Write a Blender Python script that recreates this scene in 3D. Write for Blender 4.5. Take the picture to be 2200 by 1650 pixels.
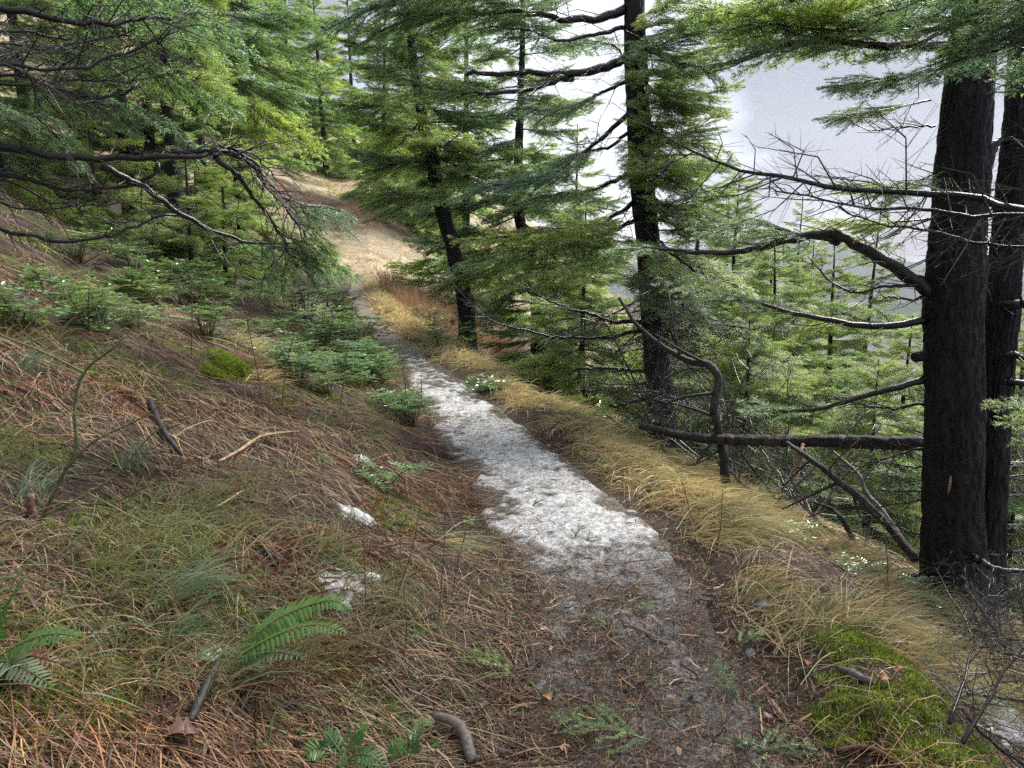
import bpy, math
import numpy as np
from mathutils import Vector, Matrix, Quaternion

for _o in list(bpy.data.objects):
    bpy.data.objects.remove(_o)
scene = bpy.context.scene
COL = scene.collection

# ------------------------------------------------------------------ camera
FPX = 1525.0                       # focal length in photo pixels (2200 wide)
PITCH = math.radians(9.86)
CAMZ = 1.62
cam = bpy.data.objects.new('camera', bpy.data.cameras.new('camera'))
COL.objects.link(cam)
cam.location = (0, 0, CAMZ)
cam.rotation_euler = (math.pi / 2 - PITCH, 0, 0)
cam.data.sensor_width = 36.0
cam.data.lens = 36.0 * FPX / 2200.0
cam.data.clip_start = 0.05
cam.data.clip_end = 20000
scene.camera = cam

# ------------------------------------------------------------------ sky
SUN_EL, SUN_AZ = math.radians(48), math.radians(42)     # azimuth from +Y towards +X
world = bpy.data.worlds.new('World')
scene.world = world
world.use_nodes = True
wn, wl = world.node_tree.nodes, world.node_tree.links
wn.clear()
wo = wn.new('ShaderNodeOutputWorld'); bg = wn.new('ShaderNodeBackground')
sky = wn.new('ShaderNodeTexSky'); sky.sky_type = 'NISHITA'; sky.sun_disc = False
sky.sun_elevation = SUN_EL; sky.sun_rotation = SUN_AZ
tc = wn.new('ShaderNodeTexCoord')
mp = wn.new('ShaderNodeMapping'); mp.inputs['Scale'].default_value = (1, 1, 1.7)
mp.inputs['Location'].default_value = (6.71, 7.44, 11.29)
n1 = wn.new('ShaderNodeTexNoise'); n1.inputs['Scale'].default_value = 2.6
n1.inputs['Detail'].default_value = 9; n1.inputs['Roughness'].default_value = 0.55
n1.inputs['Distortion'].default_value = 0.12
cr = wn.new('ShaderNodeValToRGB')
cr.color_ramp.elements[0].position = 0.43; cr.color_ramp.elements[0].color = (.50, .54, .69, 1)
cr.color_ramp.elements[1].position = 0.59; cr.color_ramp.elements[1].color = (2.3, 2.38, 2.55, 1)
e = cr.color_ramp.elements.new(0.51); e.color = (1.3, 1.38, 1.66, 1)
mxw = wn.new('ShaderNodeMix'); mxw.data_type = 'RGBA'; mxw.inputs['Factor'].default_value = 0.965
wl.new(tc.outputs['Generated'], mp.inputs['Vector']); wl.new(mp.outputs['Vector'], n1.inputs['Vector'])
wl.new(n1.outputs['Fac'], cr.inputs['Fac'])
wl.new(sky.outputs['Color'], mxw.inputs[6]); wl.new(cr.outputs['Color'], mxw.inputs[7])
wl.new(mxw.outputs[2], bg.inputs['Color']); bg.inputs['Strength'].default_value = 0.10
wl.new(bg.outputs['Background'], wo.inputs['Surface'])

# ------------------------------------------------------------------ sun behind thin cloud
sl = bpy.data.lights.new('sun', 'SUN'); sl.energy = 1.5; sl.angle = math.radians(24); sl.color = (1.0, 0.96, 0.88)
sun = bpy.data.objects.new('sun', sl); COL.objects.link(sun)
sd = Vector((math.sin(SUN_AZ) * math.cos(SUN_EL), math.cos(SUN_AZ) * math.cos(SUN_EL), math.sin(SUN_EL)))
sun.rotation_euler = (-sd).to_track_quat('-Z', 'Y').to_euler()
sun.location = (20, 20, 30)

# ------------------------------------------------------------------ exposure
scene.view_settings.view_transform = 'Standard'
scene.view_settings.look = 'None'
scene.view_settings.gamma = 1.0
scene.view_settings.exposure = 2.3
scene.view_settings.use_curve_mapping = False
scene.render.engine = 'CYCLES'
scene.cycles.max_bounces = 8
scene.cycles.diffuse_bounces = 5
scene.cycles.glossy_bounces = 2
scene.cycles.transmission_bounces = 5
scene.cycles.caustics_reflective = False
scene.cycles.caustics_refractive = False
scene.cycles.volume_bounces = 2
scene.cycles.use_denoising = False
scene.cycles.denoiser = 'OPENIMAGEDENOISE'
scene.cycles.denoising_input_passes = 'RGB_ALBEDO_NORMAL'
scene.cycles.denoising_prefilter = 'ACCURATE'

RNG = np.random.default_rng(7)
A = np.array

# ------------------------------------------------------------------ helpers: noise, projection
def _hash(ix, iy, seed):
    n = (ix * 374761393 + iy * 668265263 + seed * 144269504) & 0xffffffff
    n = ((n ^ (n >> 13)) * 1274126177) & 0xffffffff
    return ((n ^ (n >> 16)) & 0xffff) / 65535.0
def vnoise(x, y, seed=0):
    x = np.asarray(x, float); y = np.asarray(y, float)
    ix = np.floor(x).astype(np.int64); iy = np.floor(y).astype(np.int64)
    fx = x - ix; fy = y - iy
    fx = fx * fx * (3 - 2 * fx); fy = fy * fy * (3 - 2 * fy)
    a = _hash(ix, iy, seed); b = _hash(ix + 1, iy, seed); c = _hash(ix, iy + 1, seed); d = _hash(ix + 1, iy + 1, seed)
    return (a * (1 - fx) + b * fx) * (1 - fy) + (c * (1 - fx) + d * fx) * fy
def fbm(x, y, o=3, seed=0):
    s = 0; a = 0.5; t = 0
    for k in range(o):
        s = s + a * vnoise(x * 2 ** k, y * 2 ** k, seed + 17 * k); t += a; a *= 0.5
    return s / t
def sstep(a, b, x):
    t = np.clip((np.asarray(x, float) - a) / (b - a), 0, 1)
    return t * t * (3 - 2 * t)
def nrm(v):
    return v / np.maximum(np.linalg.norm(v, axis=-1, keepdims=True), 1e-9)

CT, ST = math.cos(PITCH), math.sin(PITCH)
def ray(px, py):
    dx = (px - 1100) / FPX; dy = -(py - 825) / FPX
    return A([dx, CT + dy * ST, -ST + dy * CT])
def at(px, py, Y):
    d = ray(px, py)
    return A([0, 0, CAMZ]) + d * (Y / d[1])

# ------------------------------------------------------------------ terrain
ZP = A([(-40, 0), (0, 0), (9, 0.0), (20, 0.08), (30, 0.55), (38, 1.1), (60, 3.2), (90, 6), (200, 9), (3000, 30)], float)
def zp(y):
    return np.interp(y, ZP[:, 0], ZP[:, 1])
PATH_PX = [(1400, 1640, .50), (1365, 1400, .48), (1300, 1210, .50), (1195, 1100, .54), (1110, 1000, .52), (1010, 900, .50), (925, 810, .40), (862, 750, .36),
           (800, 690, .34), (765, 630, .33), (772, 585, .33)]
_pp = []
for px, py, hw in PATH_PX:
    d = ray(px, py); t = np.linspace(1.0, 80, 40000)
    z = CAMZ + d[2] * t; k = np.argmax(z < zp(d[1] * t)); k = k if k else len(t) - 1
    _pp.append((d[1] * t[k], d[0] * t[k], hw))
_pp = A(_pp)
_py = np.concatenate([[-40, 0.6], _pp[:, 0], [60, 120, 3000]])
_px = np.concatenate([[2.0, _pp[0, 1] + 0.12], _pp[:, 1], [_pp[-1, 1] - 6, _pp[-1, 1] - 22, _pp[-1, 1] - 22]])
_ph = np.concatenate([[.5, .5], _pp[:, 2], [.33, .33, .33]])
_ys = np.concatenate([np.arange(-40, 80, 0.1), [3000]])
_xs = np.interp(_ys, _py, _px)
_k = np.hanning(19); _k /= _k.sum()
_xs[20:-20] = np.convolve(_xs, _k, 'same')[20:-20]
def xc(y):
    return np.interp(y, _ys, _xs)
def hwid(y):
    return np.interp(y, _py, _ph)

def g(x, y, fine=True):
    x = np.asarray(x, float); y = np.asarray(y, float)
    u = x - xc(y); hw = hwid(y)
    z = zp(y)
    s = np.maximum(-u - hw, 0)                      # uphill bank
    z = z + 0.16 * np.minimum(s, .5) + 0.40 * np.maximum(s - .35, 0) + 0.10 * np.maximum(s - 3, 0) - 0.18 * np.maximum(s - 30, 0) - .22 * np.maximum(s - 90, 0)
    r = np.maximum(u - hw, 0)                       # berm and downhill side
    z = z + 0.06 * np.exp(-((r - .33) / .24) ** 2) * sstep(0, .12, r)
    z = z + .055 * np.exp(-((r - .36) / .2) ** 2) * (1 - sstep(2.5, 3.3, y)) * sstep(.05, .2, r)
    z = z - 0.36 * np.maximum(r - .55, 0) - 0.14 * np.maximum(r - 2, 0) + 0.22 * np.maximum(r - 60, 0) + .2 * np.maximum(r - 260, 0)
    spur = sstep(33, 50, y) * 0.17 * np.clip(y - 35, 0, 70) * (1 - sstep(-2, 34, x))
    z = z + spur
    off = np.clip((np.abs(u) - hw) / .3, 0, 1)
    z = z + off * (0.10 * (fbm(x * .9, y * .9, 3, 3) - .5) + .13 * sstep(.3, 1, -u - hw) * (fbm(x * 1.7, y * 1.7, 2, 14) - .5) + .5 * (fbm(x * .12, y * .12, 2, 9) - .5) * sstep(4, 14, np.abs(u)))
    z = z + (0.035 + .02 * off) * (fbm(x * 4, y * 4, 2, 21) - .5)
    # hollow under a mossy lip on the bank
    z = z - 0.20 * np.exp(-(((x + 2.42) / .20) ** 2 + ((y - 6.2) / .16) ** 2))
    if fine:
        z = z + 0.012 * (fbm(x * 14, y * 14, 2, 33) - .5)
    far = sstep(300, 900, np.hypot(x, y))
    return z * (1 - far) + far * np.clip(z, -160, 5)
def on_ground(px, py, tmax=80):
    d = ray(px, py)
    t = np.linspace(0.8, tmax, 16000)
    P = d[None] * t[:, None]; P[:, 2] += CAMZ
    hit = P[:, 2] < g(P[:, 0], P[:, 1])
    k = int(np.argmax(hit)) if hit.any() else len(t) - 1
    return P[k]
def gp(px, Y):
    """ground point under the column px at forward distance Y"""
    x = (px - 1100) / FPX * Y
    return A([x, Y, float(g(x, Y))])

# ------------------------------------------------------------------ helpers: meshes
class Geo:
    def __init__(s):
        s.V = []; s.T = []; s.Q = []; s.C = []; s.n = 0; s.MT = []; s.MQ = []
    def add(s, V, F, col=None, mi=0):
        V = np.asarray(V, float).reshape(-1, 3); F = np.asarray(F)
        s.V.append(V)
        if F.shape[1] == 3: s.T.append(F + s.n); s.MT.append(np.full(len(F), mi))
        else: s.Q.append(F + s.n); s.MQ.append(np.full(len(F), mi))
        if col is None: col = A([1., 1., 1.])
        col = np.asarray(col, float)
        s.C.append(np.broadcast_to(col, (len(V), 3)) if col.ndim == 1 else col)
        s.n += len(V)
    def mesh(s, name, mats, origin=None, smooth=False):
        V = np.concatenate(s.V); C = np.concatenate(s.C)
        if origin is not None: V = V - np.asarray(origin)
        T = np.concatenate(s.T) if s.T else np.zeros((0, 3), int)
        Q = np.concatenate(s.Q) if s.Q else np.zeros((0, 4), int)
        me = bpy.data.meshes.new(name)
        me.vertices.add(len(V)); me.vertices.foreach_set('co', V.astype(np.float32).ravel())
        loops = np.concatenate([T.ravel(), Q.ravel()]).astype(np.int32)
        me.loops.add(len(loops)); me.loops.foreach_set('vertex_index', loops)
        nt, nq = len(T), len(Q)
        me.polygons.add(nt + nq)
        ls = np.concatenate([np.arange(nt) * 3, nt * 3 + np.arange(nq) * 4]).astype(np.int32)
        lt = np.concatenate([np.full(nt, 3), np.full(nq, 4)]).astype(np.int32)
        me.polygons.foreach_set('loop_start', ls); me.polygons.foreach_set('loop_total', lt)
        if not isinstance(mats, (list, tuple)): mats = [mats]
        for m in mats: me.materials.append(m)
        if len(mats) > 1:
            mi = np.concatenate(s.MT + s.MQ).astype(np.int32)
            me.polygons.foreach_set('material_index', mi)
        if smooth: me.polygons.foreach_set('use_smooth', np.ones(nt + nq, bool))
        me.update(calc_edges=True)
        ca = me.color_attributes.new('Col', 'FLOAT_COLOR', 'POINT')
        c4 = np.ones((len(V), 4), np.float32); c4[:, :3] = C
        ca.data.foreach_set('color', c4.ravel())
        return me

def link(name, data, parent=None, loc=None):
    o = bpy.data.objects.new(name, data); COL.objects.link(o)
    if parent is not None: o.parent = parent
    if loc is not None: o.location = tuple(loc)
    return o
def tag(o, label=None, cat=None, group=None, kind=None):
    if label: o['label'] = label
    if cat: o['category'] = cat
    if group: o['group'] = group
    if kind: o['kind'] = kind
    return o
def root(name, loc, label, cat, group=None):
    return tag(link(name, None, None, loc), label, cat, group)

def spline(P, n):
    """Catmull-Rom through P resampled to n points"""
    P = np.asarray(P, float)
    Q = np.vstack([2 * P[0] - P[1], P, 2 * P[-1] - P[-2]])
    m = len(P) - 1; out = []
    tt = np.linspace(0, m, n)
    for t in tt:
        i = min(int(t), m - 1); f = t - i
        p0, p1, p2, p3 = Q[i], Q[i + 1], Q[i + 2], Q[i + 3]
        out.append(.5 * ((2 * p1) + (-p0 + p2) * f + (2 * p0 - 5 * p1 + 4 * p2 - p3) * f * f + (-p0 + 3 * p1 - 3 * p2 + p3) * f ** 3))
    return A(out)
def frames(P):
    T = nrm(np.gradient(P, axis=0))
    up = A([0, 0, 1.]) if abs(T[0][2]) < .9 else A([0, 1., 0])
    N = np.zeros_like(P); n = nrm(np.cross(np.cross(T[0], up), T[0]))
    for i in range(len(P)):
        n = n - T[i] * np.dot(n, T[i]); n = n / max(np.linalg.norm(n), 1e-9); N[i] = n
    return T, N, np.cross(T, N)
def tube(P, R, n=6, cap=True, wob=0.0, seed=0, fis=0.0, ffreq=9):
    P = np.asarray(P, float); R = np.broadcast_to(np.asarray(R, float), (len(P),)).copy()
    T, N, B = frames(P)
    th = np.linspace(0, 2 * math.pi, n, endpoint=False)
    rr = np.repeat(R[:, None], n, 1)
    L = np.concatenate([[0], np.cumsum(np.linalg.norm(np.diff(P, axis=0), axis=1))])
    if wob:
        X = np.cos(th) * 2 + 5; Y = np.sin(th) * 2 + 5
        nz = fbm(X[None] + 0 * L[:, None] + 3 * L[:, None], Y[None] * 1.0 + 2.2 * L[:, None], 3, seed) - .5
        rr = rr * (1 + wob * 2 * nz)
    if fis:
        X = np.cos(th); Y = np.sin(th)
        tw = th[None] + .5 * (fbm(L[:, None] * 1.4 + 0 * th, 0 * L[:, None] + 3 + 0 * th, 2, seed + 5) - .5)
        a = tw / (2 * math.pi) * ffreq
        per = lambda k, s: np.minimum(fbm(a * k * 1.5 + 50 + .9 * fbm(a * 3 + 9, L[:, None] * 7, 2, s + 2), L[:, None] * 2.6 * k, 4, s), 1)
        v = per(2.0, seed); w = np.where(th[None] > math.pi, per(2.0, seed + 90), v)
        bl = sstep(0, .25, np.abs(th[None] - math.pi)) * sstep(0, .25, np.minimum(th[None], 2 * math.pi - th[None]))
        ridge = np.abs(w - .5) * 2
        rr = rr + fis * (sstep(0, .35, ridge) - .7) * (.35 + .65 * bl) + fis * .9 * (fbm(a * 9 + 20, L[:, None] * 30, 3, seed + 7) - .5)
    V = P[:, None] + rr[..., None] * (np.cos(th)[None, :, None] * N[:, None] + np.sin(th)[None, :, None] * B[:, None])
    V = V.reshape(-1, 3); m = len(P)
    i = np.arange(m - 1)[:, None]; j = np.arange(n)[None]
    F = np.stack([i * n + j, i * n + (j + 1) % n, (i + 1) * n + (j + 1) % n, (i + 1) * n + j], -1).reshape(-1, 4)
    caps = None
    if cap:
        V = np.vstack([V, P[0], P[-1]])
        a, b = m * n, m * n + 1; j = np.arange(n)
        caps = np.vstack([np.stack([np.full(n, a), (j + 1) % n, j], 1), np.stack([np.full(n, b), (m - 1) * n + j, (m - 1) * n + (j + 1) % n], 1)])
    return V, F, caps
def add_tube(G, P, R, n=6, col=None, mi=0, **k):
    V, F, caps = tube(P, R, n, **k)
    b = G.n
    G.add(V, F, col, mi)
    if caps is not None:
        G.T.append(caps + b); G.MT.append(np.full(len(caps), mi))
def prisms(G, S, E, r0, r1, col=None, n=3):
    S = np.asarray(S); E = np.asarray(E); m = len(S)
    if m == 0: return
    D = nrm(E - S)
    up = np.where(np.abs(D[:, 2:3]) > .9, A([[1., 0, 0]]), A([[0, 0, 1.]]))
    N = nrm(np.cross(D, up)); B = np.cross(D, N)
    th = np.arange(n) * 2 * math.pi / n
    ring = np.cos(th)[None, :, None] * N[:, None] + np.sin(th)[None, :, None] * B[:, None]
    r0 = np.broadcast_to(r0, (m,)); r1 = np.broadcast_to(r1, (m,))
    V = np.concatenate([S[:, None] + ring * r0[:, None, None], E[:, None] + ring * r1[:, None, None]], 1).reshape(-1, 3)
    b = (np.arange(m) * 2 * n)[:, None]; j = np.arange(n)[None]
    F = np.stack([b + j, b + (j + 1) % n, b + n + (j + 1) % n, b + n + j], -1).reshape(-1, 4)
    G.add(V, F, col)
def ribbons(G, P, W, width, col):
    """P (n,k,3) centre lines, W (n,k,3) width directions, width (n,k)"""
    n, k, _ = P.shape
    V = np.stack([P - W * width[..., None] * .5, P + W * width[..., None] * .5], 2).reshape(-1, 3)
    b = (np.arange(n) * k * 2)[:, None] + (np.arange(k - 1) * 2)[None]
    F = np.stack([b, b + 1, b + 3, b + 2], -1).reshape(-1, 4)
    c = np.repeat(np.asarray(col), k * 2, axis=0) if np.ndim(col) == 2 else col
    G.add(V, F, c)
def blades(G, B, D, L, w, bend, col, k=5, floor=True):
    n = len(B); t = np.linspace(0, 1, k)[None, :, None]
    P = B[:, None] + D[:, None] * (L[:, None, None] * t) + bend[:, None] * (L[:, None, None] * t ** 2)
    if floor:
        P[..., 2] = np.maximum(P[..., 2], g(P[..., 0], P[..., 1]) + .004)
    T = nrm(np.gradient(P, axis=1))
    R = nrm(RNG.normal(size=(n, 1, 3)) * [1, 1, .25])
    W = nrm(np.cross(T, R))
    wd = w[:, None] * np.clip(1.05 - t[..., 0] ** 1.7, .06, 1)
    ribbons(G, P, W, wd, col)
def pick(pal, n, jit=.18, rng=RNG):
    pal = A(pal, float); c = pal[rng.integers(0, len(pal), n)]
    return c * (1 + jit * rng.normal(size=(n, 1))).clip(.4, 1.8) * (1 + .06 * rng.normal(size=(n, 3))).clip(.6, 1.4)

# ------------------------------------------------------------------ materials
def material(name, color=(1, 1, 1), rough=.8, spec=.3, attr=True, noise=None, bump=None, trans=0.0, tcol=(1, 1, 1), rnd=0.0, stretch=(1, 1, 1), dirt=None, objrough=None):
    m = bpy.data.materials.new(name); m.use_nodes = True
    N, L = m.node_tree.nodes, m.node_tree.links
    N.clear()
    out = N.new('ShaderNodeOutputMaterial'); bs = N.new('ShaderNodeBsdfPrincipled')
    bs.inputs['Roughness'].default_value = rough; bs.inputs['Specular IOR Level'].default_value = spec
    def mul(a, b):
        x = N.new('ShaderNodeMix'); x.data_type = 'RGBA'; x.blend_type = 'MULTIPLY'; x.inputs['Factor'].default_value = 1
        L.new(a, x.inputs[6])
        if isinstance(b, tuple): x.inputs[7].default_value = b
        else: L.new(b, x.inputs[7])
        return x.outputs[2]
    if attr:
        at_ = N.new('ShaderNodeAttribute'); at_.attribute_name = 'Col'
        c = mul(at_.outputs['Color'], tuple(color) + (1,))
    else:
        r = N.new('ShaderNodeRGB'); r.outputs[0].default_value = tuple(color) + (1,); c = r.outputs[0]
    tcn = N.new('ShaderNodeTexCoord'); mpn = N.new('ShaderNodeMapping'); mpn.inputs['Scale'].default_value = stretch
    L.new(tcn.outputs['Object'], mpn.inputs['Vector'])
    if noise:
        for sc_, lo, hi in noise:
            nz = N.new('ShaderNodeTexNoise'); nz.inputs['Scale'].default_value = sc_; nz.inputs['Detail'].default_value = 6
            L.new(mpn.outputs['Vector'], nz.inputs['Vector'])
            rp = N.new('ShaderNodeValToRGB')
            rp.color_ramp.elements[0].position = .32; rp.color_ramp.elements[1].position = .68
            rp.color_ramp.elements[0].color = (lo if isinstance(lo, tuple) else (lo, lo, lo)) + (1,)
            rp.color_ramp.elements[1].color = (hi if isinstance(hi, tuple) else (hi, hi, hi)) + (1,)
            L.new(nz.outputs['Fac'], rp.inputs['Fac']); c = mul(c, rp.outputs['Color'])
    if rnd:
        oi = N.new('ShaderNodeObjectInfo'); rp = N.new('ShaderNodeValToRGB')
        rp.color_ramp.elements[0].color = (1 - rnd, 1 - rnd * .6, 1 + rnd * .2, 1)
        rp.color_ramp.elements[1].color = (1 + rnd * 1.1, 1 + rnd * .7, 1 - rnd * .3, 1)
        L.new(oi.outputs['Random'], rp.inputs['Fac']); c = mul(c, rp.outputs['Color'])
    L.new(c, bs.inputs['Base Color'])
    if bump:
        prev = None
        for sc_, st, dist in bump:
            nz = N.new('ShaderNodeTexNoise'); nz.inputs['Scale'].default_value = sc_; nz.inputs['Detail'].default_value = 8
            nz.inputs['Roughness'].default_value = .65
            L.new(mpn.outputs['Vector'], nz.inputs['Vector'])
            b = N.new('ShaderNodeBump'); b.inputs['Strength'].default_value = st; b.inputs['Distance'].default_value = dist
            L.new(nz.outputs['Fac'], b.inputs['Height'])
            if prev: L.new(prev, b.inputs['Normal'])
            prev = b.outputs['Normal']
        L.new(prev, bs.inputs['Normal'])
    if trans:
        tr = N.new('ShaderNodeBsdfTranslucent'); mx = N.new('ShaderNodeMixShader'); mx.inputs['Fac'].default_value = trans
        L.new(mul(c, tuple(tcol) + (1,)), tr.inputs['Color'])
        L.new(bs.outputs[0], mx.inputs[1]); L.new(tr.outputs[0], mx.inputs[2]); L.new(mx.outputs[0], out.inputs['Surface'])
    else:
        L.new(bs.outputs[0], out.inputs['Surface'])
    return m

M_ground = material('forest_soil', noise=[(1.3, .75, 1.25), (9, .6, 1.35), (60, .55, 1.4)], rough=.75, bump=[(22, .7, .05), (120, .8, .015)])
M_path = material('wet_mud_path', noise=[(3, .8, 1.2), (30, .6, 1.3), (140, .6, 1.4)], rough=.30, spec=.6, bump=[(16, .6, .03), (90, .7, .012)])
M_snow = material('slushy_snow', noise=[(5, .80, 1.1), (45, .45, 1.12), (170, .6, 1.1)], rough=.32, spec=.6, bump=[(30, .6, .02), (150, .8, .01)])
M_bark = material('black_wet_bark', noise=[(5, .6, 1.5), (40, .5, 1.6)], rough=.55, spec=.35, stretch=(1, 1, .35), bump=[(30, 1.0, .03), (130, 1.0, .012)])
M_limb = material('dark_wet_limb', noise=[(14, .6, 1.5), (80, .6, 1.5)], rough=.30, spec=.5, bump=[(60, .7, .006)])
M_twig = material('twig_wood', rough=.28, spec=.6, rnd=.15)
M_needle = material('fir_needles', rough=.36, spec=1.0, trans=.52, tcol=(1.15, 1.28, .8), rnd=.2)
M_leaf = material('glossy_leaf', rough=.24, spec=.9, trans=.2, tcol=(1.4, 1.5, .6), rnd=.15)
M_fern = material('fern_leaf', rough=.38, spec=.5, trans=.25, tcol=(1.4, 1.5, .6))
M_grass = material('grass_blades', rough=.5, spec=.35, trans=.25, tcol=(1.2, 1.2, .9))
M_straw = material('dry_straw', rough=.55, spec=.3, trans=.1)
M_moss = material('moss_tufts', rough=.7, spec=.15, trans=.3, tcol=(1.3, 1.4, .7))
M_litter = material('needle_litter', rough=.5, spec=.4)
M_wood = material('weathered_stick', noise=[(20, .7, 1.3), (120, .6, 1.4)], rough=.55, spec=.35, stretch=(1, 1, 1), bump=[(70, .6, .005)])
M_stone = material('grey_stone', noise=[(12, .75, 1.2), (90, .7, 1.3)], rough=.5, spec=.4, bump=[(25, .6, .02), (140, .6, .005)])
M_hill = material('far_forest_slope', noise=[(.01, .7, 1.25), (.05, .6, 1.3)], rough=.95, spec=.05, bump=[(.06, 1, 12)])
# ================================================================== ground
def grid_faces(nx, ny):
    i = np.arange(ny - 1)[:, None]; j = np.arange(nx - 1)[None]
    return np.stack([i * nx + j, i * nx + j + 1, (i + 1) * nx + j + 1, (i + 1) * nx + j], -1).reshape(-1, 4)
def meadow_mask(x, y):
    u = x - xc(y)
    a = sstep(30, 38, y) * (1 - sstep(4, 9, u)) * sstep(-38, -28, u + 6 * (fbm(x * .1, y * .1, 2, 41) - .5))
    b = sstep(7, 12, u) * sstep(14, 19, y) * (1 - sstep(40, 60, u)) * .9
    return np.clip(np.maximum(a, b), 0, 1)
def moss_mask(x, y):
    u = x - xc(y); hw = hwid(y)
    s = -u - hw
    left = sstep(.54, .68, fbm(x * 1.6 + 9, y * 1.6, 3, 55)) * sstep(.2, .6, s)
    right = sstep(.06, .16, u - hw + .15 * (fbm(x * 6, y * 6, 2, 45) - .5)) * (1 - sstep(.52, .7, u - hw + .25 * (fbm(x * 5, y * 5, 2, 4) - .5))) * (1 - sstep(2.55, 3.0, y + .5 * (fbm(x * 4, y * 4, 2, 5) - .5)))
    right = right * sstep(.34, .5, fbm(x * 4.5 + 2, y * 4.5, 3, 47))
    return np.clip(np.maximum(left, right), 0, 1)
tx = np.linspace(-8.0, 8.0, 370); gx = np.sinh(tx) * .85 + 0.0
ty = np.linspace(-4.2, 7.6, 370); gy = 3.0 + np.sinh(ty) * 1.15
X, Y = np.meshgrid(gx, gy)
Z = g(X, Y)
u_ = X - xc(Y)
mm = meadow_mask(X, Y)[..., None]; ms = moss_mask(X, Y)[..., None]
soil = A([.050, .032, .024]) * (.8 + .5 * fbm(X * .8, Y * .8, 3, 8))[..., None]
tan = A([.40, .32, .21]) * (.85 + .3 * fbm(X * .25, Y * .25, 3, 12))[..., None]
heath = A([.34, .19, .13])
hm = sstep(.55, .66, fbm(X * .09 + 4, Y * .12, 3, 77))[..., None]
tan = tan * (1 - hm) + heath * hm
C = soil * (1 - mm) + tan * mm
C = C * (1 - ms) + A([.06, .08, .02]) * ms
G = Geo(); G.add(np.stack([X, Y, Z], -1).reshape(-1, 3), grid_faces(len(gx), len(gy)), C.reshape(-1, 3))
ground = tag(link('ground', G.mesh('ground', M_ground, smooth=True)), 'brown forest floor of a steep mountain slope', 'ground', kind='structure')

# ------------------------------------------------------------------ path ribbon
yy = np.concatenate([np.arange(.4, 6, .025), np.arange(6, 14, .06), np.arange(14, 36, .25)])
uu = np.linspace(-1.12, 1.12, 56)
U, YY = np.meshgrid(uu, yy)
HW = hwid(YY); PX = xc(YY) + U * HW
edge = np.abs(U) + .28 * (fbm(PX * 3, YY * 3, 3, 61) - .5)
PZ = g(PX, YY) + .010 - .07 * sstep(.82, 1.08, edge)
C = A([.085, .062, .050]) * (.75 + .5 * fbm(PX * 2, YY * 2, 3, 6))[..., None]
dry = sstep(12, 18, YY)[..., None]
C = C * (1 - dry) + A([.23, .19, .16]) * dry
G = Geo(); G.add(np.stack([PX, YY, PZ], -1).reshape(-1, 3), grid_faces(len(uu), len(yy)), C.reshape(-1, 3))
tag(link('path', G.mesh('path', M_path, smooth=True)), 'narrow muddy trail running ahead along the slope', 'path', kind='structure')

# ------------------------------------------------------------------ slushy snow lying on the path (real relief: rises out of the mud)
yy = np.concatenate([np.arange(1.3, 4, .010), np.arange(4, 7, .016), np.arange(7, 13, .035)])
uu = np.linspace(-1.02, 1.02, 92)
U, YY = np.meshgrid(uu, yy)
HW = hwid(YY); PX = xc(YY) + U * HW
cov = np.interp(YY, [1.2, 2.2, 2.6, 3.3, 3.75, 4.05, 5, 6.4, 7.2, 8, 10, 11.5, 13], [.13, .2, .18, .14, .15, .46, .46, .36, .26, .34, .30, .05, -.3])
_e = 1 - np.abs(U) + .9 * (fbm(PX * 2.4, YY * 2.4, 3, 171) - .5)
cov = cov - .75 * (1 - sstep(.05, .55, _e))
cov = cov + np.where(YY < 3.9, .16 * (U - .0), 0) * sstep(4.1, 3.5, YY)
big = fbm(PX * 2.2, YY * 2.2, 3, 71) - .5; fin = fbm(PX * 17, YY * 17, 3, 72) - .5; mid = fbm(PX * 6, YY * 6, 3, 74) - .5
h = cov * .95 + .8 * big + .9 * mid + 1.0 * fin + .02
spk = fbm(PX * 38, YY * 38, 2, 79)
SZ = g(PX, YY) + .010 - .07 * sstep(.82, 1.08, np.abs(U) + .28 * (fbm(PX * 3, YY * 3, 3, 61) - .5)) + .009 * np.tanh(h * 3) + .002 + .008 * (fbm(PX * 40, YY * 40, 2, 73) - .5)
clean = (sstep(-.02, .34, h) * (.55 + .45 * sstep(.30, .5, spk)) * (.45 + .55 * sstep(3.3, 4.1, YY)))[..., None]
C = A([.15, .135, .125]) * (1 - clean) + A([.90, .90, .92]) * clean
G = Geo(); G.add(np.stack([PX, YY, SZ], -1).reshape(-1, 3), grid_faces(len(uu), len(yy)), C.reshape(-1, 3))
tag(link('snow', G.mesh('snow', M_snow, smooth=True)), 'thin grey white slush frozen along the trail', 'snow', kind='stuff')

def snow_patch(px, py, rx, ry, seed, label, thick=.03):
    c = on_ground(px, py)
    n = 70
    a = np.linspace(-1, 1, n); UX, UY = np.meshgrid(a, a)
    x = c[0] + UX * rx; y = c[1] + UY * ry
    r = np.hypot(UX, UY)
    h = .62 - r + .9 * (fbm(x * 7, y * 7, 3, seed) - .5) + .5 * (fbm(x * 30, y * 30, 2, seed + 1) - .5)
    z = g(x, y) + thick * np.tanh(h * 2.0) - .004
    G = Geo(); G.add(np.stack([x, y, z], -1).reshape(-1, 3), grid_faces(n, n), A([.82, .83, .86]))
    tag(link('snow_patch', G.mesh('snow_patch', M_snow, smooth=True)), label, 'snow', kind='stuff')
snow_patch(715, 1250, .20, .17, 5, 'small crumbly snow patch just above the green sword fern', .045)
snow_patch(790, 1245, .09, .08, 6, 'tiny snow patch in the straw right of the fern', .04)
snow_patch(770, 1108, .15, .15, 7, 'small snow patch in straw beside the white trail', .045)
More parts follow.
